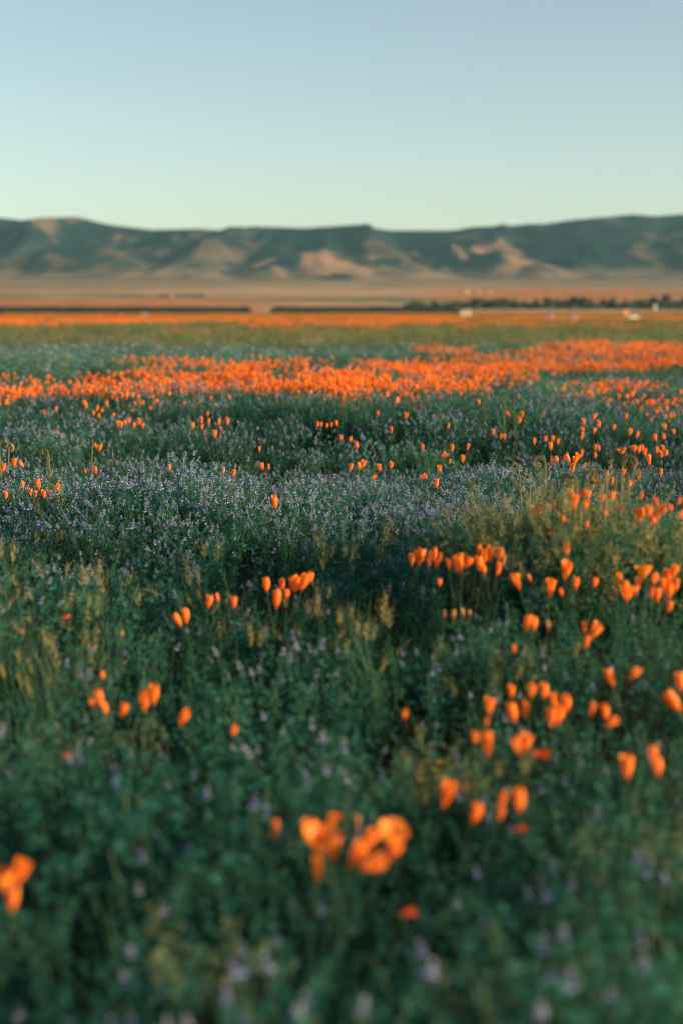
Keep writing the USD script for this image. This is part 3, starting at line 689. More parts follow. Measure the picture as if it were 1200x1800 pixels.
n_poppy = 0
for where, fl in CLUSTERS:
    order = sorted(range(len(fl)), key=lambda i: fl[i][0])
    fh = {C: 1, S: 1.05, F: 1, N: 1, D: 0.95, R: 1, O: 0.9, B: 0.75}
    for i, (px, py, hp, kind, lean) in enumerate(fl):
        on_mound = 'mound' in where and 'above' not in where and 'behind' not in where
        hc = CANOPY + 0.045 + prng.uniform(-0.01, 0.02)
        if kind == R: hc = CANOPY - 0.01
        P, t = hit(px, py, hc if not on_mound else 0.25)
        if on_mound:                                # they grow out of the clump itself
            P, t = hit(px, py, 0.31 + 0.14 * np.clip((950 - py) / 70, 0, 1))
        blur = 2500 * 0.0286 * abs(t - 6) / (6 * t) * 0.47
        fs = np.clip((max(hp - blur, hp * 0.6)) / (FPX / t * FLOWER * fh[kind]), 0.5, 1.15) * 0.93
        fs *= prng.uniform(0.90, 1.10); lean = lean + prng.normal(0, 5)
        if t < 2.2: fs *= 0.90
        if kind == R: fs = np.clip(hp / (FPX / t * 0.052), 0.4, 1.0)
        k = order.index(i)
        many = len(fl) > 1
        lab = f"{LOOKS[kind]}, {ORD[k]} from left {where}" if many else f"{LOOKS[kind]} {where}"
        put_poppy(P, kind, float(fs), lean, lab, 'poppies in the meadow')
        n_poppy += 1

# the crowd: scattered by how thickly they stand; the nearest complete the individuals, the rest are one mass
crng = np.random.default_rng(5)
pts = []
for (y0, y1, dens) in ((6.0, 12, 66), (12, 18, 66), (18, 30, 36)):
    n = int(dens * (y1 - y0) * (y1 + y0) * 0.30)
    y = np.sqrt(crng.uniform(y0 ** 2, y1 ** 2, n)); x = crng.uniform(-0.30, 0.30, n) * y
    keep = crng.random(n) < poppy_band(x, y)
    pts.append(np.stack([x[keep], y[keep]], 1))
pts = np.concatenate(pts)
dist = np.hypot(pts[:, 0], pts[:, 1])
seen = np.abs(pts[:, 0] / pts[:, 1]) < 0.235
order = np.argsort(np.where(seen, dist, 1e9))
n_ind = max(0, 300 - n_poppy)
ind, rest = order[:n_ind], order[n_ind:]
for i in ind:
    x, y = pts[i]; hc = CANOPY + prng.uniform(0.0, 0.07)
    px, _ = project(np.array([x, y, 0.25]))
    side = 'left' if px < 500 else ('centre' if px < 800 else 'right')
    put_poppy(np.array([x, y, ground(x, y) + hc]), [C, C, F, S, N][int(prng.integers(5))], float(prng.uniform(0.8, 1.1)), float(prng.normal(0, 10)),
              f'small closed orange poppy along the near {side} fringe of the orange band', f'poppies along the {side} fringe of the orange band')
q = pts[rest]; nq = len(q)
crowd = [clump_of_poppies(700 + k, 5 + k % 3) for k in range(8)]
instancer('poppy_crowd', crowd, np.stack([q[:, 0], q[:, 1], ground(q[:, 0], q[:, 1]) + crng.uniform(-0.01, 0.03, nq)], 1), crng.integers(0, 8, nq), crng.uniform(0.85, 1.1, nq), crng.uniform(0, 6.28, nq), 0.04,
          'dense broad orange band of poppies crossing the middle of the meadow', 'poppies', 6)
print('poppies', n_poppy, len(ind), nq)

# ------------------------------------------------------------------ ground cover
def dryness(x, y):
    """where pale grass stands, 0..1"""
    p = np.stack([x, y, 0 * x], -1)
    px, py = project(np.stack([x, y, ground(x, y) + 0.2], -1))
    e = lambda cx, cy, wx, wy: np.exp(-(((px - cx) / wx) ** 2 + ((py - cy) / wy) ** 2))
    d = 0.55 * e(90, 1060, 170, 110) + 0.45 * e(10, 1140, 110, 60) + 0.6 * e(575, 1090, 90, 75) + 0.5 * e(700, 1120, 160, 50) + 0.35 * e(350, 1120, 150, 70) + 0.5 * e(800, 1330, 70, 50) + 0.3 * e(640, 960, 100, 30)
    d = d + 0.5 * e(870, 1030, 100, 60) * 0.4
    return d * (0.25 + 1.0 * meshkit.noise(p / [0.35, 0.3, 1], 71))

vr = np.random.default_rng(9)
def scatter(y0, y1, dens, half):
    n = int(dens * (y1 ** 2 - y0 ** 2) * half)
    y = np.sqrt(vr.uniform(y0 ** 2, y1 ** 2, n)); x = vr.uniform(-half, half, n) * y
    return x, y
cx, cy, cs = [], [], []
for (y0, y1, dens, s) in ((0.75, 3.0, 140, 1.04), (3.0, 8.0, 110, 1.04), (8.0, 15.0, 60, 1.12)):
    x, y = scatter(y0, y1, dens, 0.30)
    cx.append(x); cy.append(y); cs.append(np.full(len(x), s))
cx, cy, cs = map(np.concatenate, (cx, cy, cs))
p3 = np.stack([cx, cy, 0 * cx], -1)
kindn = meshkit.fbm(p3 / [1.2, 0.9, 1], 3, 81)
bloom = meshkit.noise(p3 / [1.6, 1.1, 1], 82)
dry = dryness(cx, cy)
u = vr.random(len(cx))
cpx, cpy = project(np.stack([cx, cy, ground(cx, cy) + 0.22], -1))
lawn = np.interp(cpy, [640, 720, 780, 900, 960, 1040, 1250, 1500], [0.8, 0.45, 0.3, 0.35, 0.6, 1.0, 1.3, 1.6])
idx = np.zeros(len(cx), int)
isdry = u < 0.48 * np.clip(dry, 0, 1)
isherb = ~isdry & (vr.random(len(cx)) < lawn * np.clip(sstep(0.46, 0.62, kindn), 0.14, 0.75))
isgrass = ~isdry & ~isherb & (vr.random(len(cx)) < (0.10 + 0.35 * np.clip(dry, 0, 1)) * np.where(cpy > 1200, 0.4, lawn))
lup = ~(isdry | isherb | isgrass)
rich = np.interp(cpy, [640, 740, 800, 920, 1000, 1200, 1800], [0.45, 0.75, 1.15, 1.05, 0.4, 0.2, 0.13]) * (0.5 + 0.8 * bloom)
isbl = vr.random(len(cx)) < rich
idx[lup & isbl] = np.where((cpy[lup & isbl] < 960) & (vr.random((lup & isbl).sum()) < 0.75), vr.integers(0, 3, (lup & isbl).sum()), vr.integers(2, 5, (lup & isbl).sum()))
idx[lup & ~isbl] = vr.choice([5, 6, 5, 6, 4], (lup & ~isbl).sum())
idx[isherb] = vr.integers(7, 11, isherb.sum()); idx[isgrass] = vr.integers(11, 14, isgrass.sum()); idx[isdry] = vr.integers(14, 17, isdry.sum())
sc = cs * vr.uniform(0.78, 1.15, len(cx)) * np.where(cy > 4.4, 0.60 + 0.72 * meshkit.noise(p3 / [0.85, 0.55, 1], 83), 0.74 + 0.50 * meshkit.noise(p3 / [0.8, 0.6, 1], 83))
# leave the hand placed flowers clear of tall neighbours in front of them
from scipy.spatial import cKDTree
tr = cKDTree(np.array(POPPY_SPOTS))
dn, _ = tr.query(np.stack([cx, cy + 0.08], 1))
sc = np.where((dn < 0.13) & (cy < 8), np.minimum(sc, 0.86), sc)
md = np.hypot(cx - MOUND[0], cy - MOUND[1]) < 0.30
keep = ~md

# lupines one can tell apart: the 300 nearest in bloom are plants of their own
inview = (np.abs(cpx - 600) < 600) & (cpy < 1800) & keep & (idx < 5) & lup & isbl & (cy > 1.2)
ind = np.argsort(np.where(inview, cy, 1e9))[:300]
for k in range(5):
    stage.CreateClassPrim(f'/World/lupine_kind_{k:03d}')
    for (pn, m, mat) in LUP[k]: tag(mesh_under(f'/World/lupine_kind_{k:03d}', pn, m, mat).GetPrim(), kind=None if pn == 'stem' else 'stuff')
GZ = ground(cx, cy)
for i in ind:
    x = UsdGeom.Xform.Define(stage, '/World/' + numbered('lupine'))
    R3 = R_axis([1, 0, 0], vr.normal(0, 0.1)) @ R_axis([0, 1, 0], vr.normal(0, 0.1)) @ R_axis([0, 0, 1], vr.uniform(0, 6.28))
    x.AddTransformOp().Set(mat_from(np.array([cx[i], cy[i], GZ[i]]), R3, float(sc[i])))
    x.GetPrim().GetReferences().AddInternalReference(f'/World/lupine_kind_{idx[i]:03d}'); x.GetPrim().SetInstanceable(True)
    row = 'bottom' if cpy[i] > 1500 else ('lower' if cpy[i] > 1250 else 'middle')
    sd = 'left' if cpx[i] < 400 else ('centre' if cpx[i] < 800 else 'right')
    tag(x.GetPrim(), f'small pale violet lupine plant in dark foliage, {row} {sd} of the photo', 'lupine', f'lupines in the {row} {sd} foreground')
    keep[i] = False

def cover(name, lo, hi, label, cat, seed):
    m = keep & (idx >= lo) & (idx < hi)
    n = m.sum(); rg = np.random.default_rng(seed)
    instancer(name, COVER[lo:hi], np.stack([cx[m], cy[m], GZ[m] - 0.005], 1), idx[m] - lo, sc[m], rg.uniform(0, 6.28, n), 0.12, label, cat, seed)
    print(name, n)
cover('lupine_carpet', 0, 7, 'carpet of small violet and white lupines over dark green foliage', 'lupines', 1)
cover('green_herbs', 7, 11, 'soft finely cut green foliage between the lupines', 'foliage', 2)
cover('green_grass', 11, 14, 'thin green grass blades between the lupines', 'grass', 3)
cover('pale_grass', 14, 17, 'pale golden grass with seed heads catching the sun', 'dry grass', 4)
# ------------------------------------------------------------------ fiddlenecks, the mound, yellow flowers
def make_fiddle(seed, H=0.40):
    rng = np.random.default_rng(seed)
    st, hair, lf, fl = Soup(), Soup(), Soup(), Soup()
    t = np.linspace(0, 1, 9)
    c = np.stack([-0.012 * np.sin(t * 2.2), 0.006 * np.sin(t * 3), H * 0.9 * t], 1)
    a = np.linspace(math.pi, -math.pi * 0.6, 13); r = np.linspace(0.020, 0.010, 13)
    curl = c[-1] + np.stack([0.020 + r * np.cos(a), 0 * a, r * np.sin(a) * 1.1], 1)
    c = np.vstack([c, curl[1:]])
    st.add(*tube(c, np.linspace(0.0028, 0.0030, len(c)), 5))
    tang = norm(np.gradient(c, axis=0))
    for rep in range(34):
        q = rng.uniform(4, len(c) - 1.01, 14); k = q.astype(int); f = (q - k)[:, None]
        b = c[k] * (1 - f) + c[k + 1] * f
        d = norm(np.cross(tang[k], rng.normal(0, 1, (14, 3))))
        hair.add(*blades(b, b + d * rng.uniform(0.004, 0.009, 14)[:, None], norm(np.cross(d, tang[k])), 0.0022))
    for k in range(9):
        a0 = rng.uniform(0, 6.28); z = H * rng.uniform(0.15, 0.62)
        b = np.array([-0.012 * math.sin(z / H * 2.2), 0, z]); d = norm(np.array([math.cos(a0), math.sin(a0), 0.7]))
        lf.add(*blades(b[None], (b + d * rng.uniform(0.05, 0.085))[None], np.array([[-math.sin(a0), math.cos(a0), 0]]), 0.010, 0.5))
    for k in range(12):
        i = int(rng.integers(len(c) - 9, len(c) - 2)); d = norm(np.array([rng.normal(0, .4), rng.normal(0, 1), rng.normal(0.4, .5)]))
        floret(fl, c[i], d, norm(np.cross(d, [1, 0, 0.1])), 0.006)
    return [('stem', st.get(), M['fiddle']), ('bristle', hair.get(), M['fiddle']), ('leaf', lf.get(), M['fiddle']), ('blossom', fl.get(), M['yellow'])]
FID = [make_fiddle(900), make_fiddle(901, 0.36), make_fiddle(902, 0.44)]
for k in range(3):
    stage.CreateClassPrim(f'/World/fiddleneck_kind_{k:03d}')
    for (pn, m, mat) in FID[k]: tag(mesh_under(f'/World/fiddleneck_kind_{k:03d}', pn, m, mat).GetPrim(), kind=None if pn == 'stem' else 'stuff')
frng = np.random.default_rng(31)
def put_fiddle(px, py, h, face, label, group):
    """top of the coil at a pixel, h metres above the terrain"""
    k = int(frng.integers(3)); H = (0.40, 0.36, 0.44)[k] * 0.9 + 0.02
    P, t = hit(px, py, h)
    s = float(np.clip(h / H, 0.8, 1.15))
    R3 = R_axis([0, 1, 0], frng.normal(0, 0.07)) @ R_axis([0, 0, 1], (0 if face > 0 else math.pi) + frng.normal(0, 0.4))
    x = UsdGeom.Xform.Define(stage, '/World/' + numbered('fiddleneck'))
    x.AddTransformOp().Set(mat_from(P - R3 @ np.array([0, 0, H * s]), R3, s))
    x.GetPrim().GetReferences().AddInternalReference(f'/World/fiddleneck_kind_{k:03d}'); x.GetPrim().SetInstanceable(True)
    tag(x.GetPrim(), label, 'fiddleneck', group)
G1 = 'coiled fiddlenecks in the meadow'
for px, py, h, face, lab in [
    (952, 802, 0.44, -1, 'tall hairy coiled fiddleneck leaning left behind the right mound'), (907, 813, 0.38, -1, 'hairy coiled fiddleneck standing left of the right mound'),
    (929, 834, 0.34, -1, 'short yellow flowered fiddleneck at the left foot of the mound'), (994, 832, 0.40, 1, 'coiled fiddleneck rising at the left shoulder of the mound'),
    (1009, 836, 0.40, -1, 'second coiled fiddleneck at the left shoulder of the mound'), (1033, 826, 0.43, 1, 'strongly coiled fiddleneck above the crown of the mound'),
    (1060, 828, 0.43, -1, 'thick fuzzy fiddleneck above the crown of the mound'), (1090, 800, 0.46, 1, 'tall straight fiddleneck, left of the two above the mound'),
    (1102, 802, 0.46, 1, 'tall straight fiddleneck, right of the two above the mound'), (1108, 823, 0.42, 1, 'shorter fiddleneck right of the two tall ones above the mound'),
    (851, 692, 0.44, 1, 'left pale fiddleneck of the three among poppies under the band'), (886, 697, 0.42, -1, 'middle pale fiddleneck of the three among poppies under the band'),
    (905, 690, 0.45, 1, 'right pale fiddleneck of the three among poppies under the band'), (165, 778, 0.36, 1, 'left fiddleneck of the two left of centre in the lupines'),
    (195, 784, 0.34, -1, 'right fiddleneck of the two left of centre in the lupines'), (18, 780, 0.36, 1, 'coiled fiddleneck near the left edge above the lupines'),
    (3, 774, 0.38, 1, 'coiled fiddleneck cut by the left edge of the photo'), (81, 789, 0.33, -1, 'small lone fiddleneck between the left edge and the pair')]:
    put_fiddle(px, py, h, face, lab, G1)

mr = np.random.default_rng(41)
n = 210
rr, aa = 0.44 * np.sqrt(mr.random(n)), mr.uniform(0, 6.28, n)
mx, my = MOUND[0] + rr * np.cos(aa) * 1.15, MOUND[1] + rr * np.sin(aa)
MPROT = [make_grass(950 + k, 20, (0.20, 0.33), 'dry' if k == 1 else 'grass', 0.0040, 11, spread=0.05) for k in range(3)] + [make_herb(960 + k, 11, (0.14, 0.30), 'fiddle', 9, 0.006, 0.026) for k in range(2)] + [make_herb(970 + k, 10, (0.16, 0.28)) for k in range(3)]
instancer('mound_plants', MPROT, np.stack([mx, my, ground(mx, my) - 0.01], 1), mr.choice(8, n, p=[.05, .04, .04, .10, .11, .22, .22, .22]), mr.uniform(0.8, 1.1, n) * (1.2 - 0.6 * rr), mr.uniform(0, 6.28, n), 0.16,
          'tall tangled mound of bristly plants and pale seed heads on the right', 'wild plants', 7)

def make_goldfield(seed):
    rng = np.random.default_rng(seed); s, st = Soup(), Soup()
    for k in range(5):
        b = np.array([rng.normal(0, .02), rng.normal(0, .02), 0]); top = b + [rng.normal(0, .012), rng.normal(0, .012), rng.uniform(0.10, 0.17)]
        st.add(*tube(np.array([b, (b + top) / 2, top]), 0.0009, 3))
        a = np.arange(8) * 0.785; d = np.stack([np.cos(a), np.sin(a), 0.25 + 0 * a], 1)
        s.add(*blades(np.repeat(top[None], 8, 0), top + d * 0.010, np.stack([-np.sin(a), np.cos(a), 0 * a], 1), 0.006))
    return [('petal', s.get(), M['yellow']), ('stem', st.get(), M['stem'])]
yp = np.array([hit(x, y, 0.17)[0] for x, y in zip(mr.normal(785, 30, 34), mr.normal(1332, 20, 34))])
instancer('yellow_flowers', [make_goldfield(980 + k) for k in range(3)], np.stack([yp[:, 0], yp[:, 1], ground(yp[:, 0], yp[:, 1]) + 0.02], 1), mr.integers(0, 3, 34), mr.uniform(0.55, 0.8, 34), mr.uniform(0, 6.28, 34), 0.1,
          'patch of tiny yellow flowers in a dark hollow at lower right', 'yellow flowers', 8)

# ------------------------------------------------------------------ the meadow beyond: clumps of foliage and flowers
def far_patch(seed, size, n, leaf_len, mats, hgt=(0.03, 0.28)):
    rng = np.random.default_rng(seed); out = []
    k = 14
    cen = rng.uniform(-size / 2, size / 2, (k, 2)); rad = size * rng.uniform(0.10, 0.2, k); ch = rng.uniform(0.45, 1.0, k)
    for (pn, mat, share, up) in mats:
        m = int(n * share); c = rng.integers(0, k, m)
        xy = cen[c] + rng.normal(0, 1, (m, 2)) * rad[c][:, None] * 0.55
        top = hgt[1] * ch[c] * np.exp(-((xy - cen[c]) ** 2).sum(1) / (rad[c] ** 2 * 1.6))
        z = hgt[0] + top * (rng.uniform(0.25, 1.0, m) if not up else rng.uniform(0.85, 1.15, m)) + (0.04 if up else 0)
        b = np.stack([xy[:, 0], xy[:, 1], z], 1); d = norm(rng.normal(0, 1, (m, 3)) * (0.35 if up else 0.8) + [0, 0, 1.0])
        s = Soup(); ln = leaf_len * rng.uniform(0.6, 1.3, m) * (0.8 if up else 1)
        sd = norm(np.cross(d, rng.normal(0, 1, (m, 3))))
        s.add(*blades(b, b + d * ln[:, None], sd, ln * (0.62 if up else 0.34)))
        if up: s.add(*blades(b, b + d * ln[:, None], norm(np.cross(d, sd)), ln * 0.62))
        out.append((pn, s.get(), M[mat]))
    return out
fr = np.random.default_rng(55)
def far_field(name, protos, y0, y1, dens, half, prob, zscale, label, cat, seed, s0=1.0):
    n = int(dens * (y1 ** 2 - y0 ** 2) * half)
    y = np.sqrt(fr.uniform(y0 ** 2, y1 ** 2, n)); x = fr.uniform(-half, half, n) * y
    k = fr.random(n) < prob(x, y); x, y = x[k], y[k]; n = len(x)
    s = s0 * fr.uniform(0.8, 1.25, n)
    instancer(name, protos, np.stack([x, y, ground(x, y) - 0.03], 1), fr.integers(0, len(protos), n), np.stack([s, s, s * zscale], 1), fr.uniform(0, 6.28, n), 0.03, label, cat, seed)
    print(name, n)
FN = [far_patch(1140 + k, 1.6, 1500, 0.042, [('leaf', 'lupine_leaf', 0.40, False), ('herb', 'herb_leaf', 0.25, False), ('blade', 'sage_leaf', 0.40, False), ('blossom', 'violet', 0.010, True), ('bud', 'pale', 0.006, True)], (0.02, 0.24)) for k in range(4)]
FG = [far_patch(1100 + k, 1.6, 1100, 0.055, [('leaf', 'herb_leaf', 0.12 + 0.4 * (k == 0), False), ('blade', 'sage_leaf', 0.4, False), ('bract', 'olive', 0.50 - 0.3 * (k == 0), False), ('seed_head', 'dry', 0.02 + 0.02 * (k % 3), True)], (0.03, 0.36)) for k in range(4)]
FO = [far_patch(1120 + k, 1.6, 600, 0.05, [('leaf', 'herb_leaf', 0.6, False), ('petal', 'petal', 0.75, True)]) for k in range(3)]
far_field('meadow_foliage_near', FN, 14, 44, 1.15, 0.30, lambda x, y: 1 - sstep(32, 44, y) + 0 * x, 1.0, 'green belt of low plants under and behind the broad orange band', 'foliage', 10)
far_field('meadow_foliage', FG, 31, 75, 0.62, 0.32, lambda x, y: 1 - 0.75 * far_orange(x, y), 1.0, 'olive golden belt of low plants before the far orange field', 'foliage', 11)
far_field('meadow_foliage_far', FG, 75, 200, 0.12, 0.30, lambda x, y: 0.9 - 0.75 * far_orange(x, y), 0.5, 'thin olive patches breaking up the far orange field', 'foliage', 12, 2.2)
far_field('poppy_field', FO, 56, 140, 0.42, 0.30, lambda x, y: 0.75 * far_orange(x, y), 0.75, 'flat far orange field of poppies below the dark hedges', 'poppies', 13, 1.3)
far_field('poppy_field_far', FO, 140, 420, 0.075, 0.28, lambda x, y: 0.8 * far_orange(x, y), 0.4, 'farthest thin orange strip of poppies below the dark hedges', 'poppies', 14, 2.8)

# ------------------------------------------------------------------ trees, hedges, track
def lumpy(rng, c, r, seed, sub=3):
    m = trimesh.creation.icosphere(sub, 1.0)
    v = m.vertices * (1 + 0.45 * (meshkit.fbm(m.vertices * 2.2 + seed * 7.3, 3, seed)[:, None] - 0.5))
    return v * r + c, m.faces
def make_tree(seed, kind):
    rng = np.random.default_rng(seed)
    crown, fl, trunk = Soup(), Soup(), Soup()
    H = 10.0
    trunk.add(*tube(np.array([[0, 0, -0.5], [0.1, 0, 2], [0.0, 0.1, 5], [0.1, 0, 7.5]]), np.array([.42, .3, .22, .08]), 7))
    for k in range(4):
        a = k * 1.6 + rng.normal(0, .3)
        trunk.add(*tube(np.array([[0.05, 0, 2.6 + .6 * k], [math.cos(a) * 1.2, math.sin(a) * 1.2, 4 + .6 * k], [math.cos(a) * 2.3, math.sin(a) * 2.3, 5.2 + .6 * k]]), np.array([.15, .1, .04]), 5))
    n, w = {'round': (14, 7.6), 'tall': (10, 3.2), 'wide': (16, 10.0)}[kind]
    for k in range(n):
        z = rng.uniform(0.9, 8.2); s = w * math.sin(math.pi * np.clip((z - 0.6) / 9.5, 0, 1)) * 0.62
        c = np.array([rng.normal(0, 1) * s * 0.55, rng.normal(0, 1) * s * 0.55, z])
        R = np.array([1, 1, 0.85]) * rng.uniform(0.42, 0.62) * max(s, 0.9)
        crown.add(*lumpy(rng, c, R, seed + k, 2))
        d = norm(rng.normal(0, 1, (110, 3))); b = c + d * R * rng.uniform(0.9, 1.25, 110)[:, None]
        fl.add(*blades(b, b + norm(d + rng.normal(0, .8, d.shape)) * 0.55, norm(np.cross(d, rng.normal(0, 1, d.shape))), 0.32))
    a, b = crown.get(), fl.get()
    return [('trunk', trunk.get(), M['bark']), ('crown', (np.vstack([a[0], b[0]]), np.vstack([a[1], b[1] + len(a[0])])), M['tree_leaf'])]
srng = np.random.default_rng(67)
stage.CreateClassPrim('/World/shrub_kind_000')
s1, s2 = Soup(), Soup()
for k in range(6): s1.add(*lumpy(srng, np.array([srng.normal(0, 1.6), srng.normal(0, 1), 1.1]), np.array([1.7, 1.5, 1.3]), 300 + k, 2))
d_ = norm(srng.normal(0, 1, (200, 3))); b_ = d_ * [3.2, 2.4, 1.4] + [0, 0, 1.2]
s1.add(*blades(b_, b_ + norm(d_ + srng.normal(0, .6, d_.shape)) * .5, norm(np.cross(d_, srng.normal(0, 1, d_.shape))), .3))
for k in range(4): s2.add(*tube(np.array([[0, 0, -.3], [srng.normal(0, .3), srng.normal(0, .3), .7], [srng.normal(0, 1), srng.normal(0, .8), 1.6]]), np.array([.12, .09, .04]), 5))
mesh_under('/World/shrub_kind_000', 'foliage', s1.get(), M['tree_leaf']); mesh_under('/World/shrub_kind_000', 'branch', s2.get(), M['bark'])
TK = ['round', 'tall', 'wide', 'round']
for k, kd in enumerate(TK):
    stage.CreateClassPrim(f'/World/tree_kind_{k:03d}')
    for (pn, m, mat) in make_tree(1200 + 31 * k, kd): mesh_under(f'/World/tree_kind_{k:03d}', pn, m, mat)
TD = 1280.0
tl = [(727, 529, 0), (742, 534, 2), (760, 529, 3), (781, 533, 2), (800, 529, 0), (818, 531, 2), (836, 524, 0), (846, 522, 1), (861, 528, 2), (880, 525, 3), (899, 527, 0), (916, 530, 2), (936, 527, 0), (955, 523, 3), (967, 525, 0), (986, 527, 2),
      (1003, 522, 3), (1017, 522, 0), (1035, 518, 1), (1053, 518, 1), (1069, 524, 0), (1090, 520, 1), (1104, 531, 2), (1117, 526, 0), (1133, 526, 2), (1149, 529, 2), (1163, 519, 3), (1178, 527, 0), (1196, 523, 3), (1214, 526, 2), (1236, 522, 0), (1262, 525, 3), (1290, 524, 0)]
vis = [t for t in tl if t[0] < 1200]
ord2 = lambda i, n: (f'{ORD[i]} from the left' if i < 15 else f'{ORD[n - 1 - i]} from the right')
trng = np.random.default_rng(61)
for i, (px, py, k) in enumerate(tl):
    d = TD + trng.uniform(-15, 25); X_ = (px - 600) / FPX * d; z0 = float(ground(X_, d))
    H = 1.05 + (HORIZON - py) / FPX * d - z0
    x = UsdGeom.Xform.Define(stage, '/World/' + numbered('tree'))
    s = H / 9.3
    x.AddTransformOp().Set(mat_from(np.array([X_, d, z0]), R_axis([0, 0, 1], trng.uniform(0, 6.28)), s))
    x.GetPrim().GetReferences().AddInternalReference(f'/World/tree_kind_{k:03d}'); x.GetPrim().SetInstanceable(True)
    shape = {0: 'round dark tree', 1: 'tall narrow dark tree', 2: 'low spreading dark tree', 3: 'full dark tree'}[k]
    lab = f'{shape}, {ord2(i, len(vis))} in the far tree row' if px < 1200 else 'dark tree of the far row, outside the right edge'
    tag(x.GetPrim(), lab, 'tree', 'dark trees in the far row at right')

for i in range(74):                                 # lower growth that closes the row
    px = 716 + 7.9 * i + trng.uniform(-3, 3); d = TD - 18 + trng.uniform(-8, 8); X_ = (px - 600) / FPX * d
    x = UsdGeom.Xform.Define(stage, '/World/' + numbered('bush'))
    x.AddTransformOp().Set(mat_from(np.array([X_, d, float(ground(X_, d)) - 0.2]), R_axis([0, 0, 1], trng.uniform(0, 6.28)), float(trng.uniform(1.2, 2.1))))
    x.GetPrim().GetReferences().AddInternalReference('/World/shrub_kind_000'); x.GetPrim().SetInstanceable(True)
    tag(x.GetPrim(), 'low dark bush filling the foot of the far tree row', 'bush', 'bushes filling the far tree row')

def hedge(x0, x1, d, h0, h1, label):
    rng = np.random.default_rng(int(abs(x0)) + 7)
    L_ = x1 - x0; nx = int(L_ / 1.2); prof = np.linspace(-math.pi / 2, math.pi / 2, 11)
    xs_ = np.linspace(x0, x1, nx)
    X_, A = np.meshgrid(xs_, prof)
    hh = np.interp(X_, [x0, x0 + 3, x1 - 0.35 * L_, x1 - 3, x1], [0.3, h0, h0, h1, 0.3])
    Y_ = d + 3.2 * np.sin(A); base = ground(X_, Y_)
    nz = meshkit.fbm(np.stack([X_ / 1.6, A * 2.0, 0 * X_], -1), 3, 91)
    Z_ = base - 0.2 + hh * np.clip(np.cos(A), 0, 1) ** 0.35 * (0.82 + 0.30 * nz)
    i = (np.arange(10)[:, None] * nx + np.arange(nx - 1)[None]).ravel()
    f = np.concatenate([np.stack([i, i + 1, i + nx + 1], 1), np.stack([i, i + nx + 1, i + nx], 1)])
    v = np.stack([X_, Y_, Z_], -1).reshape(-1, 3)
    path = '/World/' + numbered('hedge')
    UsdGeom.Xform.Define(stage, path)
    mesh_under(path, 'foliage', (v, f), M['hedge_leaf'], smooth=True)
    m = nx * 16; k = rng.integers(0, len(v), m); b = v[k]; dd = norm(rng.normal(0, 1, (m, 3)) + [0, -0.5, 0.3])
    fr_ = blades(b, b + dd * 0.45, norm(np.cross(dd, rng.normal(0, 1, (m, 3)))), 0.3)
    tag(mesh_under(path, 'leaf', fr_, M['hedge_leaf']).GetPrim(), None, None, None, 'stuff')
    tag(stage.GetPrimAtPath(path), label, 'hedge', 'dark hedges across the far field')
hd = 1080.0
hedge((-140 - 600) / FPX * hd, (447 - 600) / FPX * hd, hd, 4.9, 4.7, 'long low dark hedge at far left, left of the pale gap')
hedge((474 - 600) / FPX * hd, (812 - 600) / FPX * hd, hd + 4, 4.9, 2.8, 'low dark hedge right of the pale gap, tapering towards the trees')

n = 30
ty = np.linspace(860, 1500, n); tcx = (np.interp(ty, [860, 980, 1080, 1300, 1500], [420, 440, 460, 476, 486]) - 600) / FPX * ty
hw = np.interp(ty, [860, 1500], [2.2, 3.4])
tv = np.stack([np.stack([tcx + s * hw, ty, ground(tcx + s * hw, ty) + 0.12], 1) for s in (-1, -0.33, 0.33, 1)], 1).reshape(-1, 3)
i = (np.arange(n - 1)[:, None] * 4 + np.arange(3)[None]).ravel()
tm = usdkit.mesh(stage, '/World/dirt_track', (tv, np.concatenate([np.stack([i, i + 1, i + 5], 1), np.stack([i, i + 5, i + 4], 1)])), M['dirt'])
tag(tm.GetPrim(), 'pale dirt track passing through the gap between the hedges', 'track', None, 'structure')

for i, px in enumerate((287, 296, 318, 331, 346, 357)):
    d = 2050 + srng.uniform(-40, 40); X_ = (px - 600) / FPX * d
    x = UsdGeom.Xform.Define(stage, '/World/' + numbered('shrub'))
    x.AddTransformOp().Set(mat_from(np.array([X_, d, float(ground(X_, d))]), R_axis([0, 0, 1], srng.uniform(0, 6)), float(srng.uniform(1.1, 1.7))))
    x.GetPrim().GetReferences().AddInternalReference('/World/shrub_kind_000'); x.GetPrim().SetInstanceable(True)
    tag(x.GetPrim(), f'tiny dark shrub, {ORD[i]} from the left of six on the tan plain', 'shrub', 'shrubs on the tan plain')

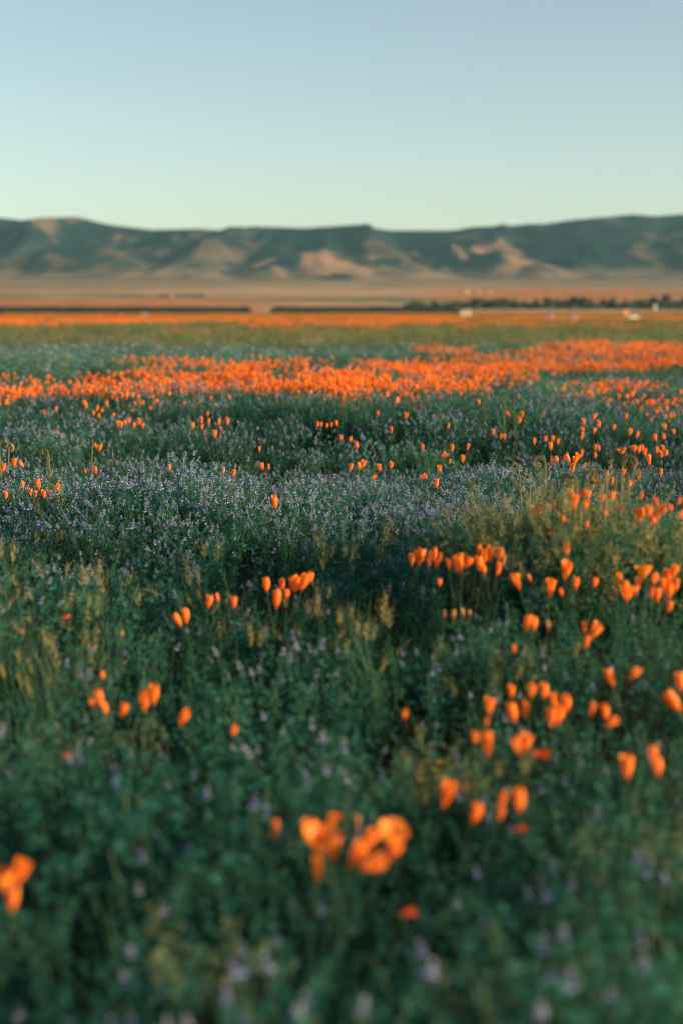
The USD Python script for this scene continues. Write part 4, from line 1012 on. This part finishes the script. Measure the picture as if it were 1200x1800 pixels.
# ------------------------------------------------------------------ vehicles and buildings far off
def rbox(x0, y0, z0, x1, y1, z1, r=0.12):
    m = manifold3d.Manifold
    pts = [m.sphere(r, 10).translate([x, y, z]) for x in (x0 + r, x1 - r) for y in (y0 + r, y1 - r) for z in (z0 + r, z1 - r)]
    return m.batch_hull(pts)
def hull(pts, r=0.06):
    m = manifold3d.Manifold
    return m.batch_hull([m.sphere(r, 8).translate(list(q)) for q in pts])
def place(name, px, d, label, cat, yaw, group=None):
    X_ = (px - 600) / FPX * d
    x = UsdGeom.Xform.Define(stage, '/World/' + numbered(name))
    x.AddTransformOp().Set(mat_from(np.array([X_, d, float(ground(X_, d))]), R_axis([0, 0, 1], math.radians(yaw)), 1.0))
    tag(x.GetPrim(), label, cat, group)
    return str(x.GetPath())
def car(px, d, paint, label, yaw, tallness=0.0):
    t = place('parked_car', px, d, label, 'car', yaw, 'cars parked at the far side of the field')
    h = 0.98 + tallness
    low = hull([(-2.15, y, z) for y in (-.78, .78) for z in (.42, .78)] + [(2.15, y, z) for y in (-.74, .74) for z in (.42, .70)] + [(-1.2, y, h - .06) for y in (-.8, .8)] + [(.9, y, h - .06) for y in (-.78, .78)], 0.1)
    mesh_under(t, 'body', low, paint, smooth=40)
    mesh_under(t, 'window', hull([(-1.75, y, h) for y in (-.72, .72)] + [(1.05, y, h) for y in (-.72, .72)] + [(-1.25, y, h + .46) for y in (-.58, .58)] + [(.25, y, h + .46) for y in (-.58, .58)], 0.05), M['dark_glass'], smooth=40)
    mesh_under(t, 'roof', hull([(-1.3, y, h + .52) for y in (-.6, .6)] + [(.28, y, h + .52) for y in (-.6, .6)], 0.05), paint, smooth=40)
    for sx in (-1.3, 1.38):
        for sy in (-.80, .80):
            w = trimesh.creation.cylinder(0.33, 0.22, sections=20); w.apply_transform(trimesh.transformations.rotation_matrix(math.pi / 2, [1, 0, 0])); w.apply_translation([sx, sy, .33])
            wm = mesh_under(t, 'wheel', w, M['rubber'])
            r_ = trimesh.creation.cylinder(0.20, 0.24, sections=14); r_.apply_transform(trimesh.transformations.rotation_matrix(math.pi / 2, [1, 0, 0])); r_.apply_translation([sx, sy, .33])
            mesh_under(str(wm.GetPath()), 'rim', r_, M['chrome'])
    for sy in (-.6, .6):
        mesh_under(t, 'headlight', rbox(2.14, sy - .18, .60, 2.28, sy + .18, .76, .05), M['lens'])
        mesh_under(t, 'tail_light', rbox(-2.28, sy - .16, .62, -2.14, sy + .16, .80, .05), M['tail'])
car(1108, 490, M['white_paint'], 'white car at far right, nearest of the cars below the trees', 12, 0.22)
car(963, 600, M['silver_paint'], 'pale grey car left of the glinting car, below the trees', 70, 0.25)
car(1000, 505, M['silver_paint'], 'silver car with bright glints, between the two paler cars', -48, 0.15)
car(212, 720, M['red_paint'], 'small red car in front of the left hedge', 80, 0.1)
car(258, 820, M['silver_paint'], 'pale car in front of the left hedge, right of the red one', 8, 0.1)
car(6, 730, M['maroon_paint'], 'dark red car at the left edge in front of the hedge', 5, 0.15)

def building(name, px, d, w, dp, hgt, label, cat, roof='flat', wall='plaster', yaw=0, group=None):
    t = place(name, px, d, label, cat, yaw, group)
    mesh_under(t, 'wall', trimesh.creation.box(bounds=[[-w / 2, -dp / 2, -0.4], [w / 2, dp / 2, hgt]]), M[wall])
    if roof == 'flat': mesh_under(t, 'roof', trimesh.creation.box(bounds=[[-w / 2 - .2, -dp / 2 - .2, hgt + .003], [w / 2 + .2, dp / 2 + .2, hgt + .2]]), M['tin'])
    else:
        pr = trimesh.creation.extrude_polygon(Polygon([(-dp / 2 - .3, 0), (dp / 2 + .3, 0), (0, hgt * 0.45)]), w + .5, engine='earcut')
        pr.apply_transform(np.array([[0, 0, 1, -w / 2 - .25], [1, 0, 0, 0], [0, 1, 0, hgt + .003], [0, 0, 0, 1]]))
        mesh_under(t, 'roof', pr, M['tin'])
    dr = mesh_under(t, 'door', trimesh.creation.box(bounds=[[-.45, -dp / 2 - .05, 0], [.45, -dp / 2 - .003, min(2.0, hgt * .8)]]), M['wood'])
    nwin = max(0, int(w // 2.6))
    for k in range(nwin):
        cx_ = -w / 2 + (k + .5) * w / nwin
        if abs(cx_) < 1.1: cx_ += 1.4
        if abs(cx_) + .5 > w / 2: continue
        wn = mesh_under(t, 'window', trimesh.creation.box(bounds=[[cx_ - .5, -dp / 2 - .05, hgt * .42], [cx_ + .5, -dp / 2 - .003, hgt * .78]]), M['white_paint'])
        mesh_under(str(wn.GetPath()), 'pane', trimesh.creation.box(bounds=[[cx_ - .4, -dp / 2 - .06, hgt * .42 + .1], [cx_ + .4, -dp / 2 - .052, hgt * .78 - .1]]), M['dark_glass'])
    return t
building('shed', 815, 800, 6.0, 2.5, 2.2, 'pale flat roofed shed at the right end of the dark hedge', 'shed', 'flat', 'plaster', 14)
building('hut', 1145, 1180, 2.2, 2.4, 3.4, 'small white hut in front of the far trees at right', 'hut', 'gable', 'plaster', 20)
for i, px in enumerate((817, 839, 857)):
    building('house', px, 2400 + 20 * i, (6, 5, 6)[i], 5, 3.0, ('left', 'middle', 'right')[i] + ' of three tiny pale houses on the salmon plain above the trees', 'house', 'gable', 'plaster', (25, 5, -20)[i], 'tiny pale houses on the plain')
building('booth', 1094, 640, 1.6, 1.5, 2.9, 'small upright orange booth just left of the white car', 'booth', 'flat', 'orange_paint', 10)
